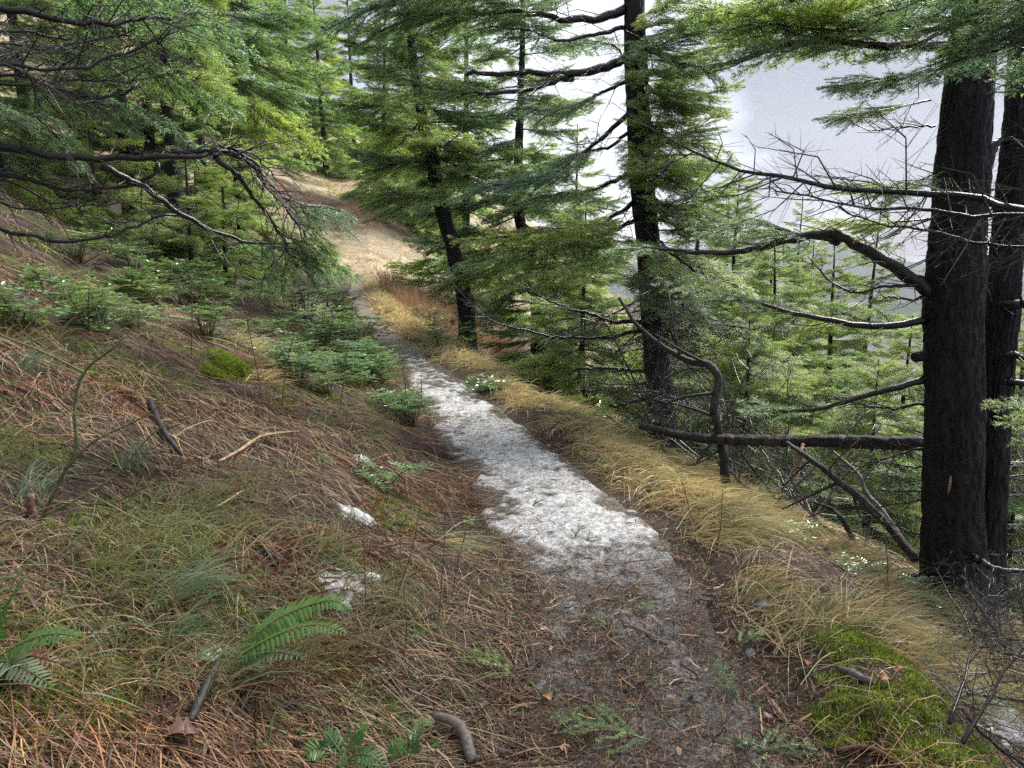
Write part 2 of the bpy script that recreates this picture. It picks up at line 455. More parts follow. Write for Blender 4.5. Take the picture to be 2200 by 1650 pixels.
snow_patch(775, 990, .14, .16, 8, 'farthest little snow patch on the left bank', .045)
snow_patch(2075, 1480, .30, .75, 9, 'long snow strip below the mossy berm under dead twigs', .07)
snow_patch(1995, 1370, .16, .30, 10, 'snow strip at the foot of the double trunk', .06)

# ------------------------------------------------------------------ far mountain across the valley
def mountain(name, label, x0, x1, y0, y1, base, peak, seed, col, skew):
    n, m = 160, 60
    xs = np.linspace(x0, x1, n); t = np.linspace(0, 1, m)
    XX, TT = np.meshgrid(xs, t)
    prof = peak(XX) * (.8 + .5 * fbm(XX * .0016, XX * 0 + .5, 4, seed))
    r = fbm(XX * .003 + TT * .4, TT * 4 + XX * .0008, 4, seed + 3)
    Zm = base + (prof - base) * np.sin(np.clip(TT, 0, 1) * math.pi * .5) ** 1.15 * (.75 + .5 * r * (1 - TT * .5))
    Ym = y0 + (y1 - y0) * TT + skew * (r - .5)
    G = Geo(); G.add(np.stack([XX, Ym, Zm], -1).reshape(-1, 3), grid_faces(n, m), col)
    tag(link(name, G.mesh(name, M_hill, smooth=True)), label, 'mountain', kind='structure')
mountain('mountain', 'dim forested mountainside across the valley', -300, 3000, 1700, 2500, -300, lambda x: -20 + 120 * np.exp(-((x - 900) / 420) ** 2) + 110 * np.exp(-((x - 2100) / 500) ** 2), 3, A([.06, .085, .06]), 300)
mountain('hills', 'low wooded hills in the valley seen behind the double trunk', 250, 2200, 800, 1300, -240, lambda x: -90 + 60 * np.exp(-((x - 900) / 420) ** 2), 13, A([.05, .085, .045]), 120)

# ------------------------------------------------------------------ valley air
bx = [(-1400, 3100), (-140, 2750), (-330, 480)]
V = A([[x, y, z] for x in bx[0] for y in bx[1] for z in bx[2]], float)
G = Geo(); G.add(V, A([[0, 1, 3, 2], [4, 6, 7, 5], [0, 4, 5, 1], [2, 3, 7, 6], [0, 2, 6, 4], [1, 5, 7, 3]]))
M_haze = bpy.data.materials.new('pale_haze'); M_haze.use_nodes = True
hn, hl = M_haze.node_tree.nodes, M_haze.node_tree.links; hn.clear()
ho = hn.new('ShaderNodeOutputMaterial'); hv = hn.new('ShaderNodeVolumePrincipled')
hv.inputs['Color'].default_value = (.90, .93, 1.0, 1); hv.inputs['Density'].default_value = .00014; hv.inputs['Anisotropy'].default_value = .3
hl.new(hv.outputs[0], ho.inputs['Volume'])
tag(link('haze', G.mesh('haze', M_haze)), 'pale mist in the valley air', 'haze', kind='stuff')
# ================================================================== fir branches
PAL_MID = [(.26, .38, .20), (.30, .42, .20), (.235, .37, .225), (.34, .46, .21)]
PAL_LIGHT = [(.43, .53, .23), (.49, .58, .24), (.37, .51, .25), (.52, .59, .24)]
PAL_DARK = [(.18, .275, .17), (.205, .305, .19), (.215, .305, .21), (.24, .34, .19)]
PAL_BLUE = [(.205, .305, .22), (.235, .34, .25), (.26, .37, .26), (.23, .35, .21)]
BARK = A([.0125, .0115, .0125]); TWIG = A([.032, .026, .024]); GREYTWIG = A([.050, .044, .042])

def needles(G, S, E, U, spacing, nl, nw, pal, rng, flat=.55):
    """needle triangles along twig segments S->E lying mostly in the plane with normal U"""
    L = np.linalg.norm(E - S, axis=1); k = np.maximum((L / spacing).astype(int), 2)
    idx = np.repeat(np.arange(len(S)), k); n = len(idx)
    t = rng.random(n); D = nrm(E - S)[idx]
    base = S[idx] + (E - S)[idx] * t[:, None]
    Uv = U[idx]; B = nrm(np.cross(D, Uv)); Uv = np.cross(B, D)
    sd = np.where(rng.random(n) < .5, -1., 1.)
    ph = rng.normal(0.18, flat, n)
    dr = nrm(sd[:, None] * np.cos(ph)[:, None] * B + np.sin(ph)[:, None] * Uv + D * (.55 + .35 * rng.random(n))[:, None])
    ln = nl * rng.uniform(.7, 1.15, n) * (1 - .35 * t ** 3)
    tip = base + dr * ln[:, None]
    hw = D * (nw * .5)
    V = np.stack([base - hw, base + hw, tip], 1).reshape(-1, 3)
    F = np.arange(n * 3).reshape(-1, 3)
    tc_ = pick(pal, len(S), .2, rng)[idx]
    tc_ = tc_ * rng.uniform(.75, 1.25, (n, 1)); tc_ = tc_ * (1 + (t[:, None] > .75) * A([.25, .2, 0]))
    G.add(V, F, np.repeat(tc_, 3, 0))

LOD = {'near': dict(ss=.052, ts=.030, sp=.0043, nl=.026, nw=.0037),
       'mid': dict(ss=.062, ts=.034, sp=.0073, nl=.034, nw=.0074),
       'far': dict(ss=.085, ts=.055, sp=.012, nl=.055, nw=.020)}
def fir_branch(P, r0, r1, rng, lod='mid', start=.3, sec=.45, pal=PAL_MID, droop=.12, dead=False, deadlow=True, up=None, tube_n=7, wcol=BARK, fol=1.0, updead=.5, tert_keep=1.0, bare_tert=.35):
    """returns wood Geo, needle Geo (or None)"""
    k = LOD[lod]
    P = np.asarray(P, float); W = Geo(); Nd = Geo()
    L = np.concatenate([[0], np.cumsum(np.linalg.norm(np.diff(P, axis=0), axis=1))]); LL = L[-1]
    R = r0 + (r1 - r0) * (L / LL) ** .8
    add_tube(W, P, R, tube_n, wcol, wob=.12, seed=int(rng.integers(1000)))
    # secondaries
    s0 = .06 * LL if (deadlow or dead) else start * LL
    d = np.arange(s0, LL * .985, k['ss'] * .5); d = d + rng.uniform(-.3, .3, len(d)) * k['ss']
    d = np.clip(d, 0, LL * .99); tt = d / LL
    alive = (tt > start) & (rng.random(len(d)) < fol)
    if dead: alive[:] = False
    keep = alive | (rng.random(len(d)) < (.75 if dead else .4))
    d, tt, alive = d[keep], tt[keep], alive[keep]
    n = len(d)
    if n == 0: return W, None
    pos = np.stack([np.interp(d, L, P[:, i]) for i in range(3)], 1)
    T = nrm(np.gradient(P, axis=0)); Td = nrm(np.stack([np.interp(d, L, T[:, i]) for i in range(3)], 1))
    upv = A([0, 0, 1.]) if up is None else nrm(A(up, float))
    B = nrm(np.cross(Td, upv)); Uv = np.cross(B, Td)
    sd = np.where(np.arange(n) % 2 == 0, 1., -1.)
    a = np.radians(rng.normal(54, 9, n))
    lift = rng.normal(0, .16, n) + np.where(alive, 0, rng.normal(.1, updead, n))
    dr = nrm(np.cos(a)[:, None] * Td + np.sin(a)[:, None] * sd[:, None] * B + lift[:, None] * Uv)
    rel = (tt - start) / max(1 - start, .01)
    prof = np.where(alive, (1 - np.clip(rel, 0, 1)) ** .65 * np.clip(.45 + rel * 3, 0, 1), .55 + .4 * (1 - tt))
    ln = sec * prof * rng.uniform(.55, 1.2, n) + .03
    mid = pos + dr * ln[:, None] * .5 + A([0, 0, -1.]) * (ln * droop * .25)[:, None] + rng.normal(0, .03, (n, 3)) * ln[:, None]
    end = pos + nrm(dr + Td * .3) * ln[:, None] + A([0, 0, -1.]) * (ln * droop)[:, None] + np.where(alive[:, None], 0, rng.normal(0, .12, (n, 3))) * ln[:, None]
    rs = np.clip(.0022 + .006 * ln, 0, .010) * (1 if lod != 'far' else 1.8)
    wc = np.where(alive[:, None], TWIG, GREYTWIG)[:, None].repeat(6, 1).reshape(-1, 3)
    prisms(W, pos, mid, rs, rs * .7, wc); prisms(W, mid, end, rs * .7, rs * .25, wc)
    # tertiaries
    S3 = []; E3 = []; U3 = []; A3 = []
    for seg0, seg1, f0 in ((pos, mid, 0), (mid, end, .5)):
        seg = np.linalg.norm(seg1 - seg0, axis=1)
        m = np.maximum((seg / k['ts'] * 2).astype(int), 1)
        m = np.where(alive, m, np.maximum((m * bare_tert).astype(int), 1))
        idx = np.repeat(np.arange(n), m)
        f = rng.random(len(idx))
        if f0 == 0:
            kk = f > .25; idx, f = idx[kk], f[kk]
        if tert_keep < 1:
            kk = rng.random(len(idx)) < tert_keep; idx, f = idx[kk], f[kk]
        p = seg0[idx] + (seg1 - seg0)[idx] * f[:, None]
        D = nrm(seg1 - seg0)[idx]; Uq = Uv[idx]; Bq = nrm(np.cross(D, Uq))
        s2 = np.where(rng.random(len(idx)) < .5, -1., 1.)
        a2 = np.radians(rng.normal(48, 10, len(idx)))
        al = alive[idx]
        lf = rng.normal(.02, .15, len(idx)) + np.where(al, 0, rng.normal(.1, .45, len(idx)))
        d3 = nrm(np.cos(a2)[:, None] * D + (np.sin(a2) * s2)[:, None] * Bq + lf[:, None] * Uq)
        rest = 1 - (f0 + f * .5)
        l3 = (ln[idx] * .42 * rest ** .6 + .025) * rng.uniform(.6, 1.2, len(idx))
        e = p + d3 * l3[:, None] + A([0, 0, -1.]) * (l3 * droop * .5)[:, None]
        S3.append(p); E3.append(e); U3.append(Uq); A3.append(al)
    S3 = np.vstack(S3); E3 = np.vstack(E3); U3 = np.vstack(U3); A3 = np.concatenate(A3)
    rt = .0014 if lod == 'near' else (.0019 if lod == 'mid' else .004)
    tw = A3 | (rng.random(len(A3)) < .8)
    wc = np.where(A3[tw][:, None], TWIG * 1.2, GREYTWIG)[:, None].repeat(6, 1).reshape(-1, 3)
    if lod != 'far' or dead:
        prisms(W, S3[tw], E3[tw], rt, rt * .5, wc)
    if alive.any():
        S = np.vstack([S3[A3], mid[alive]]); E = np.vstack([E3[A3], end[alive]]); Un = np.vstack([U3[A3], Uv[alive]])
        needles(Nd, S, E, Un, k['sp'], k['nl'], k['nw'], pal, rng)
        return W, Nd
    return W, None

def limb_pts(L, rng, sag=.10, upturn=.06, n=14):
    t = np.linspace(0, 1, n)
    y = .06 * L * np.cumsum(rng.normal(0, 1, n)) / n
    z = L * (-sag * 4 * t * (1 - t) * .5 - sag * t + upturn * t ** 3) + .01 * L * np.cumsum(rng.normal(0, 1, n)) / 3
    y -= y[0]; z -= z[0]
    return np.stack([L * t, y, z], 1)

# library of branch meshes: (wood mesh, needle mesh), length 1.6 m along +X
LIB = {}
def make_lib(key, n, lod, pal, **kw):
    out = []
    for i in range(n):
        rng = np.random.default_rng(hash_seed(key) + i)
        P = limb_pts(1.6, rng, sag=rng.uniform(.02, .14), upturn=rng.uniform(.0, .12))
        W, N_ = fir_branch(P, .017, .004, rng, lod, pal=pal, tube_n=5, **kw)
        out.append((W.mesh('branch_wood', M_twig, smooth=False), N_.mesh('needle_sprays', M_needle) if N_ else None))
    LIB[key] = out
def hash_seed(s):
    return sum((i + 1) * ord(c) for i, c in enumerate(s)) % 9973
make_lib('mid', 4, 'mid', PAL_MID, start=.18, sec=.78)
make_lib('light', 4, 'mid', PAL_LIGHT, start=.10, sec=.75, deadlow=False)
make_lib('far', 4, 'far', PAL_MID, start=.08, sec=.85, deadlow=False)
make_lib('farlight', 4, 'far', PAL_LIGHT, start=.08, sec=.85, deadlow=False)
make_lib('dead', 5, 'mid', PAL_DARK, dead=True, sec=.50, updead=.55)

def trunk_mesh(P, R, n, fis, seed, mat=None, col=BARK, rings=None):
    G = Geo(); P = np.asarray(P)
    if rings:
        L0 = np.linspace(0, 1, len(P)); Ps = spline(P, rings); Rs = np.interp(np.linspace(0, 1, rings), L0, R)
    else: Ps, Rs = P, R
    add_tube(G, Ps, Rs, n, col, fis=fis, seed=seed, wob=.05)
    return G

def put_branch(tr, lib, loc, az, pitch, scale, rng, roll=None):
    if lib is LIB.get('mid') and rng.random() < .42: lib = LIB['light']
    elif lib is LIB.get('far') and rng.random() < .42: lib = LIB['farlight']
    w, nd = lib[int(rng.integers(len(lib)))]
    o = link('branch', w, tr, loc)
    q = Quaternion((0, 0, 1), az) @ Quaternion((0, 1, 0), -pitch) @ Quaternion((1, 0, 0), rng.normal(0, .18) if roll is None else roll)
    o.rotation_mode = 'QUATERNION'; o.rotation_quaternion = q; o.scale = (scale,) * 3
    if nd is not None: link('foliage', nd, o)
    return o

def fir_tree(name, label, base, top_off, r, h, z0, n, lmax, lib, seed, group=None, cat='tree', shape=1.1, dead_n=0, dead_z=(.3, 2.5), az_bias=None, tn=14, fis=.012, zmax=1.0, pitch=(-.18, .35), lmin=.35, mid_off=None, trunk_h=None):
    rng = np.random.default_rng(seed)
    base = A(base, float) - A([0, 0, .12])
    tr = root(name, base, label, cat, group)
    mo = A(mid_off if mid_off is not None else A(top_off, float) * .45)
    P = A([[0, 0, 0], [mo[0], mo[1], h * .45], [top_off[0], top_off[1], h]], float)
    Pc = spline(P, 24); zz = Pc[:, 2]
    Rr = r * (1 - .93 * (zz / h) ** .9) + r * .35 * np.exp(-zz / .25)
    G = trunk_mesh(Pc, Rr, tn, fis * r / .15, seed, rings=60)
    link('trunk', G.mesh('trunk', M_bark, smooth=True), tr)
    def loc_at(z): return A([np.interp(z, zz, Pc[:, 0]), np.interp(z, zz, Pc[:, 1]), z])
    az = rng.random() * 6.28
    for i in range(n):
        f = (i + rng.random() * .8) / n
        z = z0 + (h * zmax - z0) * f ** .95
        az += 2.4 + rng.normal(0, .35)
        a = az
        if az_bias is not None and rng.random() < az_bias[1]: a = az_bias[0] + rng.normal(0, .7)
        L = max(lmax * (1 - ((z - z0) / (h - z0 + .01)) ** shape) , 0) * rng.uniform(.65, 1.12) + lmin
        pt = pitch[0] + (pitch[1] - pitch[0]) * f + rng.normal(0, .10)
        put_branch(tr, LIB[lib], loc_at(z), a, pt, L / 1.6, rng)
    for i in range(dead_n):
        z = rng.uniform(*dead_z); L = rng.uniform(.5, 1.0) * lmax * .8
        put_branch(tr, LIB['dead'], loc_at(z), rng.random() * 6.28, rng.normal(-.05, .2), L / 1.6, rng)
    return tr

def pix_limb(tr, pts, r0, r1, seed, lod='near', n=26, name='branch', jit=.012, label=None, **kw):
    """one limb of tree tr through photo points (px, py, forward distance)"""
    rng = np.random.default_rng(seed)
    P = spline([at(*p) for p in pts], n)
    P[1:-1] += np.cumsum(rng.normal(0, 1, (n - 2, 3)), 0) * jit * .25 + rng.normal(0, jit * .2, (n - 2, 3))
    W, N_ = fir_branch(P, r0, r1, rng, lod, **kw)
    og = P[0]
    o = link(name, W.mesh('branch_wood', M_limb, origin=og, smooth=True), tr, og - A(tr.location))
    if label: o['label'] = label
    if N_: link('foliage', N_.mesh('needle_sprays', M_needle, origin=og), o)
    return o
# ================================================================== near trees
# --- double-trunked fir right of the trail
b0 = at(2075, 1300, 4.0); b0[2] = float(g(b0[0], b0[1])) - .05
T1 = root('fir_tree', b0, 'big dark double-trunked fir standing right of the trail', 'tree')
Y1 = 4.0
stemA = [at(2066, 1345, Y1), at(2052, 1230, Y1), at(2046, 1100, Y1), at(2050, 900, Y1), at(2048, 650, Y1), at(2064, 400, Y1), at(2084, 150, Y1), at(2110, -120, Y1 + .05), at(2150, -700, Y1 + .1)]
RA = [.26, .182, .157, .150, .147, .134, .113, .10, .075]
G = trunk_mesh(A(stemA), RA, 110, .011, 11, rings=320)
link('trunk', G.mesh('trunk', M_bark, origin=b0, smooth=True), T1)
stemB = [at(2108, 1345, 4.12), at(2118, 1150, 4.12), at(2133, 900, 4.12), at(2150, 690, 4.14), at(2166, 500, 4.18), at(2184, 300, 4.2), at(2196, 120, 4.25), at(2215, -150, 4.3), at(2250, -700, 4.4)]
RB = [.15, .105, .092, .094, .082, .074, .068, .062, .05]
G = trunk_mesh(A(stemB), RB, 80, .010, 23, rings=300)
link('trunk', G.mesh('trunk', M_bark, origin=b0, smooth=True), T1)
# broken stub on the left flank
G = Geo(); add_tube(G, spline([at(1990, 765, 4.0), at(1975, 766, 3.97), at(1966, 768, 3.95)], 8), [.035, .033, .03, .03, .031, .03, .029, .026], 10, BARK * 1.2, wob=.3, seed=4)
link('branch_stub', G.mesh('branch_stub', M_bark, origin=b0), T1, (0, 0, 0))
# loose bark flake
G = Geo(); add_tube(G, [at(2043, 1022, 3.82), at(2040, 1045, 3.815), at(2036, 1064, 3.82)], [.004, .008, .003], 5, A([.30, .17, .09]))
link('bark_flake', G.mesh('bark_flake', M_wood, origin=b0), T1)

N = dict(lod='near')
pix_limb(T1, [(2000, 632, 4.0), (1960, 605, 4.0), (1890, 560, 4.05), (1815, 525, 4.15), (1770, 514, 4.3), (1690, 530, 4.5), (1600, 549, 4.7), (1500, 552, 4.95), (1400, 548, 5.2), (1330, 552, 5.4)], .040, .006, 101, n=44, jit=.018, start=.80, sec=.35, pal=PAL_MID, tube_n=12, bare_tert=.2)
pix_limb(T1, [(1800, 520, 4.2), (1760, 505, 4.35), (1710, 500, 4.5), (1640, 478, 4.7), (1560, 488, 4.95), (1480, 492, 5.1)], .026, .005, 102, start=.1, sec=.42, pal=PAL_BLUE, tube_n=9)
pix_limb(T1, [(1990, 688, 4.0), (1930, 694, 4.0), (1870, 694, 4.05), (1790, 684, 4.1), (1720, 670, 4.2), (1600, 640, 4.4), (1500, 615, 4.6), (1420, 600, 4.8)], .024, .005, 103, start=.42, sec=.42, pal=PAL_MID, tube_n=9)
pix_limb(T1, [(1985, 815, 4.0), (1930, 830, 4.0), (1870, 850, 4.05), (1800, 870, 4.1), (1715, 884, 4.2), (1650, 880, 4.4), (1600, 860, 4.6)], .023, .005, 104, start=.55, sec=.32, pal=PAL_MID, tube_n=9, bare_tert=.3)
pix_limb(T1, [(1985, 870, 4.05), (1920, 878, 4.2), (1850, 868, 4.5), (1780, 850, 4.8)], .010, .003, 105, dead=True, sec=.28)
pix_limb(T1, [(1985, 612, 3.98), (1950, 612, 3.95), (1900, 615, 3.95), (1840, 628, 4.0), (1780, 600, 4.1), (1735, 550, 4.2)], .012, .003, 106, dead=True, sec=.2)
pix_limb(T1, [(1985, 640, 4.0), (1950, 640, 3.95), (1890, 632, 3.95)], .010, .004, 107, dead=True, sec=.15)
pix_limb(T1, [(2060, 104, 4.0), (1990, 103, 3.95), (1900, 106, 3.95), (1780, 100, 4.0), (1690, 104, 4.1), (1610, 125, 4.3), (1540, 150, 4.5), (1470, 160, 4.7)], .030, .005, 108, start=.12, sec=.34, pal=PAL_MID, tube_n=9, up=(0, -.75, .65), droop=-.18)
pix_limb(T1, [(2040, 40, 4.0), (1950, 50, 3.9), (1860, 60, 3.95), (1800, 90, 4.1), (1700, 60, 4.3), (1600, 40, 4.5)], .016, .004, 109, start=.1, sec=.34, pal=PAL_MID, up=(0, -.6, .8), droop=-.1)
pix_limb(T1, [(2020, 165, 4.0), (1990, 165, 3.85), (1940, 175, 3.8), (1895, 195, 3.8)], .008, .003, 110, start=.1, sec=.22, pal=PAL_BLUE)
pix_limb(T1, [(2010, 370, 4.0), (1980, 390, 3.9), (1930, 400, 3.85), (1880, 395, 3.9)], .007, .003, 111, start=.15, sec=.2, pal=PAL_MID)
pix_limb(T1, [(2010, 270, 4.05), (1940, 275, 4.1), (1870, 280, 4.2), (1810, 250, 4.3)], .006, .002, 112, dead=True, sec=.18)
pix_limb(T1, [(2110, 395, 4.1), (2130, 320, 4.1), (2160, 295, 4.15), (2230, 300, 4.2)], .030, .014, 113, dead=True, sec=.12, bare_tert=.1, tube_n=9)
pix_limb(T1, [(2120, 480, 4.0), (2118, 560, 4.0), (2125, 640, 4.0)], .012, .012, 114, dead=True, sec=.1)
pix_limb(T1, [(2150, 655, 4.1), (2190, 650, 4.0), (2260, 652, 3.95)], .035, .02, 115, dead=True, sec=.1, tube_n=9)
pix_limb(T1, [(2160, 760, 4.05), (2195, 765, 4.0), (2250, 780, 4.0)], .02, .012, 116, dead=True, sec=.15)
pix_limb(T1, [(2150, 815, 4.05), (2195, 820, 4.0), (2260, 825, 3.95)], .024, .016, 117, dead=True, sec=.15)
for i, (ya, yb) in enumerate([(1005, 990), (1030, 1045), (1065, 1060), (1120, 1160), (1180, 1200), (930, 960), (1230, 1240)]):
    pix_limb(T1, [(2145, ya, 4.1), (2190, (ya + yb) / 2 - 5, 4.2), (2290, yb, 4.4)], .009, .003, 120 + i, dead=True, sec=.35, bare_tert=.5)
for i, (ya, xb, yb) in enumerate([(1055, 1900, 1050), (1075, 1880, 1090), (1000, 1860, 985), (960, 1840, 1010), (1150, 1880, 1110)]):
    pix_limb(T1, [(1990, ya, 4.05), ((1990 + xb) / 2, (ya + yb) / 2, 4.15), (xb, yb, 4.3)], .008, .003, 130 + i, dead=True, sec=.22, bare_tert=.5)
pix_limb(T1, [(2080, 1190, 3.86), (2110, 1205, 3.75), (2150, 1225, 3.65), (2230, 1235, 3.6)], .022, .012, 140, dead=True, sec=.12, tube_n=9)
pix_limb(T1, [(2110, 1290, 3.9), (2150, 1320, 3.8), (2240, 1340, 3.75)], .022, .012, 141, dead=True, sec=.12, tube_n=9)
pix_limb(T1, [(2000, 1255, 3.9), (1960, 1235, 3.85), (1930, 1245, 3.8)], .016, .01, 142, dead=True, sec=.1)

for i, (px, py, az_, pt_, sc_, lb) in enumerate([(2030, 60, 2.9, .15, .8, 'mid'), (2030, 20, 3.3, .25, .8, 'light'), (2040, -20, 2.7, .1, .9, 'mid'), (2010, 150, 3.4, -.15, .42, 'mid'), (2000, 215, 3.0, -.1, .36, 'mid'), (2005, 395, 3.2, .1, .38, 'light'), (1995, 470, 2.8, .05, .4, 'light')]):
    put_branch(T1, LIB[lb], at(px, py, 4.0) - b0, az_, pt_, sc_, np.random.default_rng(60 + i))
# --- fir standing just outside the frame on the right; its limbs cross in front of the double trunk
b = A([2.35, 2.05, 0]); b[2] = float(g(b[0], b[1])) - .1
TR = root('fir_tree', b, 'fir outside the right edge whose bare limbs cross the sky', 'tree')
Pt = A([[0, 0, 0], [.02, .0, 1.6], [.04, 0, 3.2], [.05, .05, 7.0]])
link('trunk', trunk_mesh(Pt, [.19, .14, .12, .06], 40, .014, 31, rings=90).mesh('trunk', M_bark, smooth=True), TR)
pix_limb(TR, [(2780, 470, 2.1), (2200, 455, 2.9), (2100, 430, 3.05), (1980, 424, 3.15), (1800, 408, 3.35), (1680, 385, 3.5), (1570, 362, 3.7), (1480, 318, 3.9), (1420, 288, 4.0)], .026, .004, 151, dead=True, sec=.55, updead=.9, tube_n=9, up=(.1, -.8, .6), bare_tert=.4)
pix_limb(TR, [(2780, 490, 2.1), (2200, 462, 2.85), (2080, 462, 2.95), (2000, 446, 3.05), (1890, 446, 3.2), (1780, 430, 3.35), (1650, 400, 3.6)], .016, .003, 152, dead=True, sec=.42, updead=.7, up=(.1, -.7, .7), bare_tert=.3)
pix_limb(TR, [(2780, 560, 2.1), (2200, 528, 2.8), (2100, 512, 2.9), (2000, 490, 3.0), (1870, 465, 3.2), (1800, 440, 3.3)], .012, .003, 153, dead=True, sec=.2, bare_tert=.3)
pix_limb(TR, [(2700, -150, 2.1), (2300, -40, 2.4), (2150, 30, 2.6), (2030, 70, 2.75), (1960, 95, 2.85)], .016, .004, 154, start=.15, sec=.42, pal=PAL_BLUE)
pix_limb(TR, [(2700, -60, 2.1), (2320, 20, 2.5), (2200, 70, 2.7), (2090, 100, 2.85), (2010, 130, 3.0)], .014, .004, 155, start=.15, sec=.40, pal=PAL_BLUE)
pix_limb(TR, [(2700, -300, 2.1), (2300, -120, 2.5), (2100, -30, 2.8), (1960, 10, 3.0), (1850, 40, 3.2)], .016, .004, 156, start=.15, sec=.45, pal=PAL_MID)
pix_limb(TR, [(2760, 60, 2.1), (2350, 120, 2.7), (2230, 160, 2.9), (2160, 185, 3.0)], .012, .004, 157, start=.2, sec=.35, pal=PAL_BLUE)
pix_limb(TR, [(2700, 250, 2.1), (2300, 230, 2.7), (2200, 180, 2.9), (2090, 110, 3.1)], .008, .002, 158, dead=True, sec=.2)
pix_limb(TR, [(2760, 900, 2.1), (2300, 900, 2.9), (2200, 880, 3.1), (2150, 860, 3.3)], .010, .003, 159, start=.3, sec=.3, pal=PAL_LIGHT)

